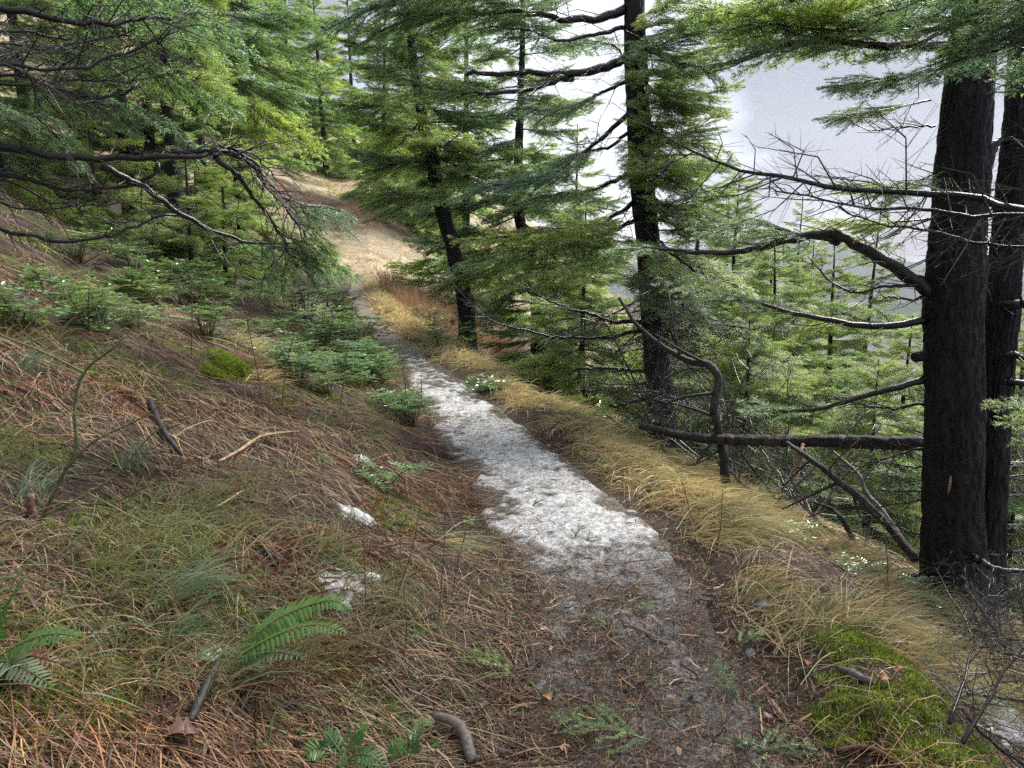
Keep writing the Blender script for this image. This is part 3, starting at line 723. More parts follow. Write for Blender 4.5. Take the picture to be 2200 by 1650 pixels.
# --- fir in the middle, right of the trail
Y2 = 8.0
b = at(1428, 985, Y2); b[2] = float(g(b[0], b[1])) - .05
T2 = root('fir_tree', b, 'dark straight fir in the middle behind the fallen log', 'tree')
st = [b - A([0, 0, .15]), at(1420, 880, Y2), at(1405, 700, Y2), at(1392, 520, Y2), at(1380, 400, Y2), at(1372, 250, Y2), at(1366, 120, Y2), at(1362, 0, Y2), at(1350, -600, Y2)]
G = trunk_mesh(A(st), [.22, .155, .135, .132, .13, .128, .118, .105, .07], 48, .012, 41, rings=200)
link('trunk', G.mesh('trunk', M_bark, origin=b, smooth=True), T2)
M2 = dict(lod='mid', tube_n=8)
L2 = [  # (points, r0, r1, start, sec, palette, dead)
    ([(1345, 18, 8), (1290, 35, 7.9), (1200, 38, 7.7), (1100, 22, 7.5), (940, 20, 7.2), (830, 55, 7.0), (760, 110, 6.8)], .05, .008, .30, .75, PAL_MID, 0),
    ([(1345, -30, 8), (1200, -40, 7.6), (1000, -30, 7.2), (800, 0, 6.8), (690, 60, 6.5)], .04, .008, .35, .8, PAL_DARK, 0),
    ([(1340, 125, 8), (1270, 158, 7.9), (1190, 165, 7.8), (1120, 172, 7.7), (1040, 172, 7.6), (1003, 160, 7.5)], .05, .02, .95, .3, PAL_DARK, 1),
    ([(1230, 168, 7.85), (1170, 183, 7.7), (1110, 200, 7.5), (1030, 212, 7.3), (930, 200, 7.1), (860, 178, 7.0), (790, 170, 6.9)], .035, .006, .45, .6, PAL_MID, 0),
    ([(1345, 60, 8), (1270, 75, 7.8), (1200, 85, 7.6), (1120, 60, 7.4), (1050, 60, 7.2)], .025, .006, .5, .5, PAL_DARK, 0),
    ([(1345, 175, 8), (1290, 205, 7.9), (1240, 230, 7.8), (1170, 242, 7.6), (1100, 235, 7.4)], .022, .005, .25, .5, PAL_BLUE, 0),
    ([(1350, 245, 8), (1290, 300, 7.9), (1230, 345, 7.7), (1150, 380, 7.5), (1050, 400, 7.2), (960, 440, 7.0)], .03, .006, .30, .6, PAL_BLUE, 0),
    ([(1352, 285, 8), (1300, 320, 8.0), (1240, 340, 8.1), (1160, 370, 8.3)], .022, .005, .3, .5, PAL_DARK, 0),
    ([(1355, 370, 8), (1300, 395, 7.8), (1240, 410, 7.6), (1200, 412, 7.4), (1100, 440, 7.1)], .030, .006, .35, .65, PAL_MID, 0),
    ([(1365, 430, 8), (1300, 470, 7.6), (1200, 490, 7.2), (1080, 500, 6.9), (970, 505, 6.7)], .028, .006, .2, .75, PAL_LIGHT, 0),
    ([(1370, 470, 8), (1290, 510, 7.4), (1180, 535, 7.0), (1050, 560, 6.7), (960, 590, 6.5)], .028, .006, .25, .70, PAL_MID, 0),
    ([(1375, 520, 8), (1320, 545, 7.3), (1240, 560, 6.8), (1140, 590, 6.5), (1030, 620, 6.4)], .024, .005, .3, .6, PAL_LIGHT, 0),
    ([(1385, 710, 8), (1300, 726, 7.9), (1210, 724, 7.8), (1150, 714, 7.7), (1060, 688, 7.5), (1000, 650, 7.4), (965, 600, 7.3)], .026, .004, 1, .5, PAL_DARK, 1),
    ([(1385, 690, 8), (1310, 685, 7.9), (1240, 660, 7.8), (1170, 640, 7.7), (1110, 600, 7.6)], .030, .004, 1, .5, PAL_DARK, 1),
    ([(1388, 800, 8), (1310, 800, 7.9), (1222, 806, 7.8)], .024, .014, 1, .12, PAL_DARK, 1),
    ([(1390, 852, 8), (1350, 860, 7.9), (1312, 870, 7.8)], .026, .018, 1, .1, PAL_DARK, 1),
    ([(1400, 620, 8), (1450, 640, 7.8), (1530, 690, 7.6), (1600, 720, 7.4)], .02, .004, 1, .6, PAL_DARK, 1),
    ([(1395, 660, 8), (1440, 700, 7.6), (1480, 780, 7.3), (1500, 860, 7.1)], .018, .004, 1, .6, PAL_DARK, 1),
    ([(1385, 60, 8), (1440, 40, 7.8), (1500, 60, 7.6), (1560, 50, 7.5)], .02, .005, .1, .45, PAL_MID, 0),
    ([(1385, 110, 8), (1440, 130, 7.8), (1500, 150, 7.6), (1550, 190, 7.5)], .02, .005, .1, .5, PAL_MID, 0),
    ([(1388, 180, 8), (1430, 210, 7.7), (1490, 220, 7.5), (1560, 240, 7.4)], .02, .005, .05, .5, PAL_LIGHT, 0),
    ([(1390, 260, 8), (1440, 300, 7.7), (1500, 310, 7.5), (1570, 330, 7.3)], .02, .005, .05, .55, PAL_LIGHT, 0),
    ([(1392, 330, 8), (1420, 360, 7.5), (1470, 400, 7.2), (1540, 420, 7.0)], .02, .005, .05, .55, PAL_LIGHT, 0),
    ([(1395, 420, 8), (1450, 450, 7.6), (1520, 455, 7.3), (1600, 470, 7.1)], .02, .005, .05, .55, PAL_MID, 0),
    ([(1395, 500, 8), (1440, 540, 7.5), (1500, 580, 7.1), (1560, 600, 6.9), (1650, 640, 6.7)], .022, .005, .15, .6, PAL_LIGHT, 0),
    ([(1395, 560, 8), (1430, 610, 7.4), (1480, 650, 7.0), (1560, 680, 6.8)], .022, .005, .15, .6, PAL_BLUE, 0),
    ([(1380, 300, 8), (1375, 330, 7.5), (1400, 370, 7.2)], .016, .004, .1, .45, PAL_LIGHT, 0),
    ([(1385, 90, 8), (1390, 100, 7.4), (1400, 140, 7.1)], .016, .004, .1, .4, PAL_MID, 0),
    ([(1390, 590, 8), (1410, 620, 7.3), (1400, 660, 6.9)], .016, .004, .1, .45, PAL_MID, 0),
    ([(1350, 140, 8), (1320, 100, 8.3), (1260, 90, 8.6), (1180, 110, 8.9)], .02, .004, .3, .5, PAL_MID, 0)]
for i, (pt, r0, r1, stt, sc, pal, dd) in enumerate(L2):
    pix_limb(T2, pt, r0, r1, 200 + i, start=stt, sec=sc, pal=pal, dead=bool(dd), jit=.03, bare_tert=.3 if dd else .25, **M2)

# boughs hanging round the middle trunk
rgb = np.random.default_rng(77)
for i in range(26):
    f = i / 26; py = 580 - 560 * f
    p = at(np.interp(py, [-100, 250, 560], [1362, 1374, 1395]), py, Y2) - b
    az_ = rgb.choice([-1.2, -.7, -.2, .3]) + rgb.normal(0, .35)
    put_branch(T2, LIB['light' if rgb.random() < .6 else 'mid'], p, az_, rgb.normal(.1, .18), rgb.uniform(.4, .8), rgb)
for i in range(18):
    p = at(1408, rgb.uniform(600, 880), Y2) - b
    put_branch(T2, LIB['dead'], p, rgb.uniform(0, 6.28), rgb.normal(-.05, .25), rgb.uniform(.5, 1.0), rgb)
# --- fir outside the left edge; its dark limbs hang over the bank
b = A([-3.55, 2.9, 0]); b[2] = float(g(b[0], b[1])) - .1
TL = root('fir_tree', b, 'fir outside the left edge with low dark limbs over the bank', 'tree')
link('trunk', trunk_mesh(A([[0, 0, 0], [.02, 0, 1.5], [.0, .05, 3.0], [.05, .05, 7.5]]), [.24, .18, .15, .07], 40, .016, 51, rings=90).mesh('trunk', M_bark, smooth=True), TL)
X0 = -760
LT = [
    ([(X0, -90, 2.9), (-200, -20, 3.1), (0, 14, 3.2), (130, 42, 3.3), (240, 48, 3.4), (310, 35, 3.5), (400, 25, 3.6)], .034, .006, .85, .45, PAL_DARK, 0, .5),
    ([(X0, 90, 2.9), (-200, 120, 3.1), (0, 132, 3.2), (130, 142, 3.3), (250, 120, 3.45), (360, 75, 3.6), (430, 20, 3.7)], .020, .004, 1, .42, PAL_DARK, 1, .5),
    ([(X0, 60, 2.9), (-150, 100, 3.3), (20, 140, 3.4), (90, 172, 3.5), (170, 192, 3.6), (260, 190, 3.7), (295, 180, 3.7)], .016, .007, 1, .40, PAL_DARK, 1, .5),
    ([(X0, 100, 2.9), (-200, 150, 3.2), (0, 170, 3.4), (150, 175, 3.6), (300, 165, 3.8), (400, 140, 4.0)], .014, .003, 1, .45, PAL_DARK, 1, .6),
    ([(X0, 0, 2.9), (-200, 60, 3.2), (0, 95, 3.4), (150, 100, 3.6), (300, 85, 3.8), (420, 90, 4.0)], .014, .003, 1, .45, PAL_DARK, 1, .6),
    ([(X0, 250, 2.9), (-200, 300, 3.1), (0, 324, 3.2), (90, 338, 3.25), (180, 350, 3.3), (330, 345, 3.4), (430, 338, 3.5), (490, 330, 3.6)], .036, .010, 1, .25, PAL_DARK, 1, .2),
    ([(370, 328, 3.45), (430, 318, 3.5), (500, 322, 3.6), (550, 365, 3.7), (600, 430, 3.8), (660, 452, 3.9), (740, 470, 4.05)], .018, .004, .62, .34, PAL_BLUE, 0, .4),
    ([(480, 318, 3.6), (530, 330, 3.65), (560, 390, 3.75), (590, 430, 3.8), (640, 500, 3.95), (690, 545, 4.05)], .010, .003, .55, .32, PAL_MID, 0, .3),
    ([(460, 335, 3.55), (510, 375, 3.6), (550, 425, 3.7), (610, 500, 3.85), (640, 560, 3.95)], .015, .003, .6, .34, PAL_BLUE, 0, .3),
    ([(440, 322, 3.5), (510, 318, 3.6), (560, 350, 3.7), (610, 410, 3.8), (640, 470, 3.9)], .007, .002, 1, .3, PAL_DARK, 1, .3),
    ([(450, 328, 3.5), (520, 335, 3.6), (560, 380, 3.65), (600, 450, 3.75), (680, 470, 3.9)], .007, .002, 1, .3, PAL_DARK, 1, .3),
    ([(X0, 300, 2.9), (-200, 350, 3.2), (0, 372, 3.3), (70, 388, 3.35), (170, 405, 3.4), (260, 385, 3.45), (340, 350, 3.5)], .022, .008, 1, .30, PAL_DARK, 1, .3),
    ([(215, 358, 3.35), (290, 400, 3.45), (380, 460, 3.6), (470, 505, 3.75), (560, 530, 3.9), (650, 555, 4.05), (740, 580, 4.2)], .017, .004, .55, .38, PAL_MID, 0, .4),
    ([(X0, 420, 2.9), (-200, 470, 3.2), (0, 500, 3.4), (120, 525, 3.5), (230, 522, 3.6), (300, 505, 3.7), (380, 462, 3.8)], .016, .006, 1, .25, PAL_DARK, 1, .3),
    ([(X0, 330, 2.9), (-200, 390, 3.2), (0, 395, 3.35), (90, 430, 3.5), (200, 470, 3.6), (280, 500, 3.7)], .012, .003, 1, .3, PAL_DARK, 1, .4),
    ([(X0, 380, 2.9), (-100, 400, 3.3), (60, 440, 3.5), (200, 430, 3.7), (320, 425, 3.9), (420, 440, 4.0)], .010, .003, 1, .3, PAL_DARK, 1, .4),
    ([(X0, 130, 2.9), (-200, 200, 3.1), (0, 215, 3.2), (80, 260, 3.3), (150, 330, 3.35)], .012, .003, .6, .4, PAL_DARK, 0, .4),
    ([(X0, 130, 2.9), (-200, 180, 3.4), (60, 190, 3.7), (200, 220, 3.9), (330, 260, 4.1), (420, 330, 4.2)], .014, .003, .55, .42, PAL_DARK, 0, .5),
    ([(X0, 20, 2.9), (-200, 60, 3.4), (100, 70, 3.8), (300, 130, 4.2), (430, 190, 4.4), (520, 240, 4.6)], .016, .003, .55, .42, PAL_MID, 0, .5),
    ([(X0, -200, 2.9), (-200, -150, 3.3), (100, -60, 3.8), (300, 0, 4.2), (460, 60, 4.5), (560, 130, 4.7)], .018, .003, .5, .45, PAL_MID, 0, .5)]
for i, (pt, r0, r1, stt, sc, pal, dd, bt) in enumerate(LT):
    pix_limb(TL, pt, r0, r1, 300 + i, lod='near' if i not in (17, 18, 19) else 'mid', start=stt, sec=sc, pal=pal, dead=bool(dd), jit=.02, bare_tert=bt, tube_n=9, droop=.35 if not dd else .12)

# ================================================================== mid-distance trees
def tz(px, Y): return gp(px, Y)
def lean_tree(name, label, pix, Y, r, lib, seed, n, lmax, z0, dead_n=0, extra=None, az_bias=None, pitch=(-.15, .3), lmin=.5, dead_z=(.3, 2.5)):
    """a trunk through photo points at distance Y, its foot on the ground"""
    rng = np.random.default_rng(seed)
    P = [at(px, py, Y) for px, py in pix]
    b = A(P[0]); b[2] = float(g(b[0], b[1])) - .1; P[0] = b
    tr = root(name, b, label, 'tree')
    Ps = spline(P, 40); R = r * (1 - .75 * np.linspace(0, 1, 40)) + r * .3 * np.exp(-np.linspace(0, 1, 40) * 18)
    G = trunk_mesh(Ps, R, 20, .02 * r / .17, seed, rings=90)
    link('trunk', G.mesh('trunk', M_bark, origin=b, smooth=True), tr)
    zz = Ps[:, 2] - b[2]; az = rng.random() * 6
    for i in range(n):
        f = (i + rng.random() * .8) / n
        z = z0 + (zz[-1] * .98 - z0) * f
        az += 2.4 + rng.normal(0, .35); a = az
        if az_bias and rng.random() < az_bias[1]: a = az_bias[0] + rng.normal(0, .8)
        L = lmax * (1 - .75 * f) * rng.uniform(.6, 1.15) + lmin * .5
        put_branch(tr, LIB[lib], A([np.interp(z, zz, Ps[:, 0]) - b[0], np.interp(z, zz, Ps[:, 1]) - b[1], z]), a, pitch[0] + (pitch[1] - pitch[0]) * f + rng.normal(0, .1), L / 1.6, rng)
    for i in range(dead_n):
        z = rng.uniform(*dead_z)
        put_branch(tr, LIB['dead'], A([np.interp(z, zz, Ps[:, 0]) - b[0], np.interp(z, zz, Ps[:, 1]) - b[1], z]), rng.random() * 6.28, rng.normal(-.1, .2), rng.uniform(.5, 1), rng)
    return tr
lean_tree('fir_tree', 'fir with a leaning dark trunk right of the distant trail bend', [(1004, 715), (998, 640), (945, 430), (925, 320), (905, 240), (885, 100), (872, 0), (850, -250)], 14.5, .18, 'mid', 61, 46, 2.4, 3.2, dead_n=8)
lean_tree('fir_tree', 'fir with slim trunk between the leaning fir and the middle fir', [(1158, 730), (1155, 670), (1140, 580), (1112, 440), (1114, 330), (1118, 220), (1122, 100), (1125, -120)], 15.0, .16, 'mid', 62, 44, 2.5, 2.2, dead_n=8)

# trees farther along the slope and below the trail: (px, Y, height, radius, first branch, n, lmax, lib, label)
FT = [
    (575, 58, 17, .26, 1.0, 60, 4.2, 'mid', 'broad fir at the upper edge of the tan meadow'),
    (470, 18, 11, .11, 1.6, 46, 2.3, 'light', 'slender young fir uphill behind the hanging left limbs'),
    (300, 17, 10, .17, 1.6, 44, 2.3, 'light', 'fir uphill with trunk base beside rusty bracken'),
    (352, 16.5, 10, .15, 1.9, 36, 2.0, 'mid', 'fir just right of the rusty bracken clump uphill'),
    (110, 17, 10, .16, 1.0, 46, 2.3, 'light', 'uphill fir farthest to the left behind dark limbs'),
    (715, 66, 20, .3, .9, 64, 5.0, 'mid', 'tall fir above the right end of the tan meadow'),
    (830, 56, 18, .26, 1.0, 58, 4.4, 'mid', 'dark fir behind the leaning trunk'),
    (1235, 20, 7.5, .14, .6, 46, 2.3, 'mid', 'fir behind the middle fir to its left'),
    (640, 76, 22, .3, 1.0, 56, 5.0, 'mid', 'far dark fir on the skyline above the meadow'),
    (450, 34, 15, .24, 1.0, 54, 3.6, 'mid', 'far fir uphill of the meadow'),
    (1250, 11.5, 3.4, .07, .15, 40, 1.5, 'light', 'low bright young fir beyond the grassy berm'),
    (1150, 13.5, 2.6, .06, .1, 34, 1.3, 'light', 'smallest bright fir below the slim trunk'),
    (1560, 13, 5.6, .10, .3, 54, 2.2, 'light', 'bright young fir right of the middle fir'),
    (1690, 11.0, 4.3, .09, .2, 50, 2.0, 'light', 'sunlit young fir behind the long bare limb'),
    (1640, 17, 6.4, .12, .3, 54, 2.4, 'light', 'bright fir second row below the trail'),
    (1800, 14.5, 6.0, .12, .3, 56, 2.3, 'light', 'bright fir in the gap left of the double trunk'),
    (1850, 21, 10.0, .16, .4, 58, 2.8, 'mid', 'taller cone-topped fir against the valley sky'),
    (1950, 12, 4.3, .10, .2, 46, 1.9, 'light', 'young fir touching the left side of the double trunk'),
    (1730, 24, 9.0, .16, .4, 54, 3.0, 'mid', 'fir farther down in the valley gap'),
    (1480, 19, 8.2, .15, .4, 54, 2.6, 'light', 'fir behind the right side of the middle fir'),
    (2230, 11, 5.0, .11, .2, 46, 2.2, 'light', 'bright fir right of the double trunk at the edge'),
    (2190, 18, 8.0, .15, .3, 50, 2.6, 'mid', 'fir beyond the double trunk at the right edge'),
    (1560, 30, 11.5, .18, .5, 46, 3.0, 'mid', 'far fir low in the sky gap'),
    (925, 52, 17, .26, 1.0, 50, 4.4, 'mid', 'far dark fir behind the meadow end'),
    (420, 13.0, 3.0, .05, .1, 30, 1.2, 'light', 'small pale fir under the long left limb'),
    (230, 13.5, 3.2, .05, .1, 32, 1.3, 'light', 'small pale fir in front of the rusty bracken'),
    (490, 14, 3.2, .05, .1, 34, 1.2, 'light', 'small yellowish fir left of the tan meadow'),
    (40, 13.5, 3.4, .06, .2, 32, 1.4, 'mid', 'small fir at the left edge above the mossy bank'),
    (535, 24, 7.0, .10, .2, 46, 1.9, 'light', 'yellowish fir at the left end of the meadow'),
    (1900, 9.0, 2.6, .06, .1, 36, 1.5, 'light', 'low bright fir under the horizontal log'),
    (1620, 9.0, 2.4, .06, .1, 34, 1.5, 'light', 'low fir right of the bent grey snag'),
    (2010, 16, 6.0, .11, .3, 46, 2.2, 'light', 'fir right behind the double trunk'),
    (775, 82, 22, .3, .8, 56, 5.0, 'mid', 'far fir at the top of the meadow, second from the leaning trunk'),
    (1700, 38, 15, .22, .8, 52, 3.6, 'mid', 'far fir deep in the valley gap'),
    (540, 20, 14, .2, 8.5, 46, 3.2, 'mid', 'fir whose high boughs fill the top left of centre'),
    (400, 15, 12, .18, 6.5, 40, 2.8, 'light', 'uphill fir with boughs high above the hanging left limbs'),
    (1000, 31, 17, .24, 1.0, 54, 3.6, 'mid', 'tall far fir between the leaning and the slim trunk'),
    (220, 24, 13, .2, 1.0, 52, 3.2, 'mid', 'tall fir far uphill on the left'),
    (-60, 20, 12, .2, 1.0, 48, 3.0, 'mid', 'uphill fir cut by the left edge'),
]
for i, (px, Yd, h, r, z0, n, lm, lib, lab) in enumerate(FT):
    rg = np.random.default_rng(900 + i)
    fir_tree('fir_tree', lab, gp(px, Yd), rg.normal(0, .03 * h, 2), r, h, z0 * .6, int(n * (1.45 if px > 520 else .9)), lm, lib if Yd < 26 else ('farlight' if lib == 'light' else 'far'), 700 + i, dead_n=4 if (Yd < 20 and h > 5) else 0, tn=14 if Yd < 20 else 8)
# ================================================================== ground cover (masses nobody could count)
def scatter(n, dmin, dmax, a0, a1, rng, power=1.0):
    """points on the ground, denser towards the camera"""
    r = dmin * (dmax / dmin) ** (rng.random(n) ** power)
    th = np.radians(rng.uniform(a0, a1, n))
    return r * np.sin(th), r * np.cos(th), r
STRAW = [(.30, .20, .125), (.38, .27, .165), (.18, .115, .075), (.46, .34, .22), (.10, .068, .05), (.38, .285, .19), (.07, .05, .042), (.32, .19, .105)]
YELLOW = [(.74, .61, .38), (.82, .70, .46), (.62, .50, .30), (.62, .47, .27), (.48, .42, .25)]
GREENS = [(.20, .25, .12), (.26, .30, .15), (.15, .20, .10), (.31, .34, .20), (.24, .27, .14)]

def straw_mat(n, dmin, dmax, a0, a1, seed, side, pal, hmean, hsd, lmin, lmax, wmin, lift, name, label):
    rng = np.random.default_rng(seed)
    x, y, r = scatter(n, dmin, dmax, a0, a1, rng)
    u = x - xc(y); hw = hwid(y)
    if side == 'left': k = (u < -hw + .12 * rng.normal(size=n)) & (meadow_mask(x, y) < .5)
    else: k = (u > hw + .02) & (u < hw + 6) & ((moss_mask(x, y) < .2) | (rng.random(n) < .12))
    dens = fbm(x * 1.4, y * 1.4, 2, seed)
    k &= rng.random(n) < .25 + 1.2 * dens
    x, y, r = x[k], y[k], r[k]; n = len(x)
    h = np.radians(rng.normal(hmean, hsd, n) + 60 * (fbm(x * .9, y * .9, 2, seed + 3) - .5))
    L = rng.uniform(lmin, lmax, n) * rng.uniform(.5, 1, n)
    K = 6; t = np.linspace(0, 1, K)[None]
    cv = rng.normal(0, .10, n)[:, None]
    PXx = x[:, None] + L[:, None] * (t * np.cos(h)[:, None] - cv * t * t * np.sin(h)[:, None])
    PYy = y[:, None] + L[:, None] * (t * np.sin(h)[:, None] + cv * t * t * np.cos(h)[:, None])
    z = g(PXx, PYy) + .004 + rng.uniform(0, lift, n)[:, None] * (.3 + 2.4 * t * (1 - t)) + rng.normal(0, .006, (n, K)).clip(0)
    P = np.stack([PXx, PYy, z], -1)
    T = nrm(np.gradient(P, axis=1)); W = nrm(np.cross(T, nrm(A([0, 0, 1.]) + rng.normal(0, .5, (n, 1, 3)))))
    wd = np.maximum(wmin, .0009 * r)[:, None] * rng.uniform(.5, 1.3, n)[:, None] * (1 - .5 * t)
    G = Geo(); zone = fbm(x * .7, y * .7, 3, 131)[:, None]; red = sstep(.5, .7, fbm(x * 1.1 + 3, y * 1.1, 2, 137))[:, None]
    cc = pick(pal, n, .25, rng) * (.45 + 1.1 * zone) * (1 - red + red * A([[.92, .72, .60]]))
    ribbons(G, P, W, wd, cc)
    tag(link(name, G.mesh(name, M_straw)), label, 'straw', kind='stuff')
straw_mat(26000, 1.25, 5.5, -52, 12, 1, 'left', STRAW, -25, 36, .06, .42, .0032, .035, 'straw_litter', 'flattened brown straw covering the near left bank')
straw_mat(15000, 4.5, 17, -50, 5, 2, 'left', STRAW, -30, 40, .2, .7, .004, .06, 'straw_litter', 'flattened brown straw farther up the left bank')
straw_mat(2600, 1.5, 9, -50, 14, 4, 'left', [(.045, .035, .03), (.07, .05, .04), (.10, .065, .05), (.16, .10, .07)], -20, 70, .10, .45, .0062, .05, 'twig_litter', 'dark broken twigs lying in the straw of the left bank')
straw_mat(5000, 1.5, 9, 0, 50, 3, 'right', STRAW + YELLOW, -40, 55, .12, .5, .0028, .06, 'straw_litter', 'dry stalks strewn below the berm')

def grass_field(pts_fn, n, seed, pal, lmin, lmax, wid, lean, name, label, droop=.75, k=5, clump=14, csd=.05, asd=.5):
    rng = np.random.default_rng(seed)
    cx, cy, ca = pts_fn(n // clump, rng)
    m = len(cx)
    idx = np.repeat(np.arange(m), clump); n = len(idx)
    x = cx[idx] + rng.normal(0, csd, n); y = cy[idx] + rng.normal(0, csd, n)
    B = np.stack([x, y, g(x, y) - .005], 1)
    az = ca[idx] + rng.normal(0, asd, n); tilt = np.abs(rng.normal(lean, .28, n))
    D = np.stack([np.cos(az) * np.sin(tilt), np.sin(az) * np.sin(tilt), np.cos(tilt)], 1)
    L = rng.uniform(lmin, lmax, n) * rng.uniform(.7, 1.1, m)[idx]
    bend = np.stack([np.cos(az) * .35, np.sin(az) * .35, -np.full(n, droop)], 1) * rng.uniform(.4, 1.2, n)[:, None]
    r = np.hypot(x, y)
    w = np.maximum(wid, .0010 * r) * rng.uniform(.6, 1.3, n)
    cm = pick(pal, m, .1, rng)[idx] * .5 + pick(pal, n, .2, rng) * .5
    G = Geo(); blades(G, B, D, L, w, bend, cm, k=k)
    tag(link(name, G.mesh(name, M_grass)), label, 'grass', kind='stuff')

def berm(n, rng, y0=2.0, y1=14, u0=.06, u1=.85):
    y = y0 * (y1 / y0) ** rng.random(n * 2); u = rng.beta(2, 2.2, n * 2) * (u1 - u0) + u0
    x = xc(y) + hwid(y) + u
    k = (moss_mask(x, y) < .3) & (y + .6 * (u - .4) > 2.55) & (fbm(x * 3.0, y * 3.0, 2, 88) > rng.uniform(.38, .62, len(x)))
    x, y = x[k][:n], y[k][:n]
    return x, y, np.radians(-50 + 220 * (fbm(x * .8, y * .8, 2, 17) - .5) + rng.normal(0, 18, len(x)))
grass_field(berm, 12000, 31, YELLOW + STRAW[:2] + YELLOW, .13, .42, .0058, .95, 'dry_grass', 'yellow dry grass drooping along the berm right of the trail', asd=.7)
grass_field(berm, 8000, 32, GREENS + YELLOW[:1], .12, .36, .0052, .85, 'green_grass', 'grey green grass mixed into the berm right of the trail', asd=.35)
def berm_low(n, rng): return berm(n, rng, 2.0, 9, .55, 1.9)
grass_field(berm_low, 10000, 33, GREENS + YELLOW + STRAW[:3], .12, .36, .0030, .6, 'sparse_grass', 'sparse mixed grass on the slope below the berm')
def berm_far(n, rng):
    y = rng.uniform(11, 32, n); x = xc(y) + hwid(y) + rng.uniform(-.05, .9, n)
    return x, y, np.radians(rng.normal(-70, 60, n))
grass_field(berm_far, 7000, 34, YELLOW, .22, .5, .005, .5, 'dry_grass', 'bright straw coloured grass beside the distant trail')
def bankside(n, rng):
    y = 3.2 * (26 / 3.2) ** rng.random(n); x = xc(y) - hwid(y) - np.abs(rng.normal(.0, .35, n)) - .02
    k = fbm(x * 1.2, y * .8, 2, 90) > .48
    return x[k], y[k], np.radians(rng.normal(-40, 60, k.sum()))
grass_field(bankside, 7000, 35, GREENS + STRAW[:4], .12, .36, .003, .7, 'green_grass', 'low grass along the uphill edge of the trail')
def bank(n, rng):
    x, y, r = scatter(n * 2, 2.2, 17, -48, 0, rng)
    u = x - xc(y)
    k = (u < -1.0) & (fbm(x * 1.1 + 7, y * 1.1, 3, 91) > .50)
    return x[k][:n], y[k][:n], np.radians(rng.normal(-30, 35, min(k.sum(), n)))
grass_field(bank, 9000, 36, GREENS + GREENS + STRAW[:4], .14, .36, .0048, .6, 'green_grass', 'blue green grass drooping down the left bank', droop=.55)
def upstems(n, rng):
    x, y, r = scatter(n * 2, 2.4, 9, -42, 3, rng); u = x - xc(y) + hwid(y)
    k = (u < -.1) & (u > -2.6) & (fbm(x * 1.3, y * 1.3, 2, 191) > .5)
    return x[k][:n], y[k][:n], rng.uniform(0, 6.28, min(k.sum(), n))
grass_field(upstems, 420, 40, [(.16, .075, .05), (.24, .12, .08), (.10, .05, .04)], .16, .42, .0036, .22, 'dead_stems', 'thin upright reddish stems scattered over the left bank', droop=.08, k=4, clump=3, csd=.06)
def bracken_bits(n, rng):
    x, y, r = scatter(n * 2, 1.6, 7, -48, -8, rng); u = x - xc(y)
    k = (u < -1.0) & (fbm(x * 1.2 + 30, y * 1.2, 2, 195) > .56)
    return x[k][:n], y[k][:n], np.radians(rng.normal(-30, 60, min(k.sum(), n)))
grass_field(bracken_bits, 2600, 42, [(.20, .075, .045), (.28, .11, .06), (.14, .06, .045)], .06, .16, .013, 1.15, 'dead_bracken', 'crumpled red brown bracken scraps on the left bank', droop=.3, k=4, clump=10, csd=.07, asd=1.2)
def sprouts(n, rng):
    x, y, r = scatter(n * 2, 1.7, 8, -48, 0, rng); u = x - xc(y) + hwid(y)
    k = (u < -.15) & (fbm(x * 1.5 + 60, y * 1.5, 2, 199) > .52)
    return x[k][:n], y[k][:n], rng.uniform(0, 6.28, min(k.sum(), n))
grass_field(sprouts, 3600, 43, [(.14, .26, .07), (.20, .32, .09), (.24, .34, .14), (.10, .19, .06)], .03, .08, .014, .8, 'ground_leaves', 'tiny green leaves poking through the straw', droop=.35, k=4, clump=7, csd=.03, asd=2)
def meadow(n, rng):
    y = rng.uniform(31, 75, n * 3); x = rng.uniform(-32, 6, n * 3)
    k = meadow_mask(x, y) > .5
    return x[k][:n], y[k][:n], rng.uniform(0, 6.28, min(k.sum(), n))
grass_field(meadow, 13000, 37, YELLOW + [(.5, .36, .2), (.30, .16, .10)], .25, .5, .03, .45, 'meadow_grass', 'pale tan meadow grass beyond the trail bend', k=3, clump=10, csd=.3)
def brush(n, rng):
    y = rng.uniform(19, 34, n); x = xc(y) + hwid(y) + rng.uniform(.8, 5, n)
    return x, y, rng.uniform(0, 6.28, n)
grass_field(brush, 3500, 38, [(.38, .22, .15), (.46, .30, .20), (.30, .17, .12)], .5, 1.1, .012, .16, 'dead_stems', 'upright reddish dead stems between trail and meadow', droop=.05, k=3, clump=8, csd=.15)
def lowfield(n, rng):
    y = rng.uniform(13, 36, n); x = rng.uniform(5, 26, n)
    return x, y, rng.uniform(0, 6.28, n)
grass_field(lowfield, 8000, 39, YELLOW + GREENS[:2], .3, .6, .02, .5, 'meadow_grass', 'tan grass on the open slope far below the log', k=3, clump=8, csd=.3)

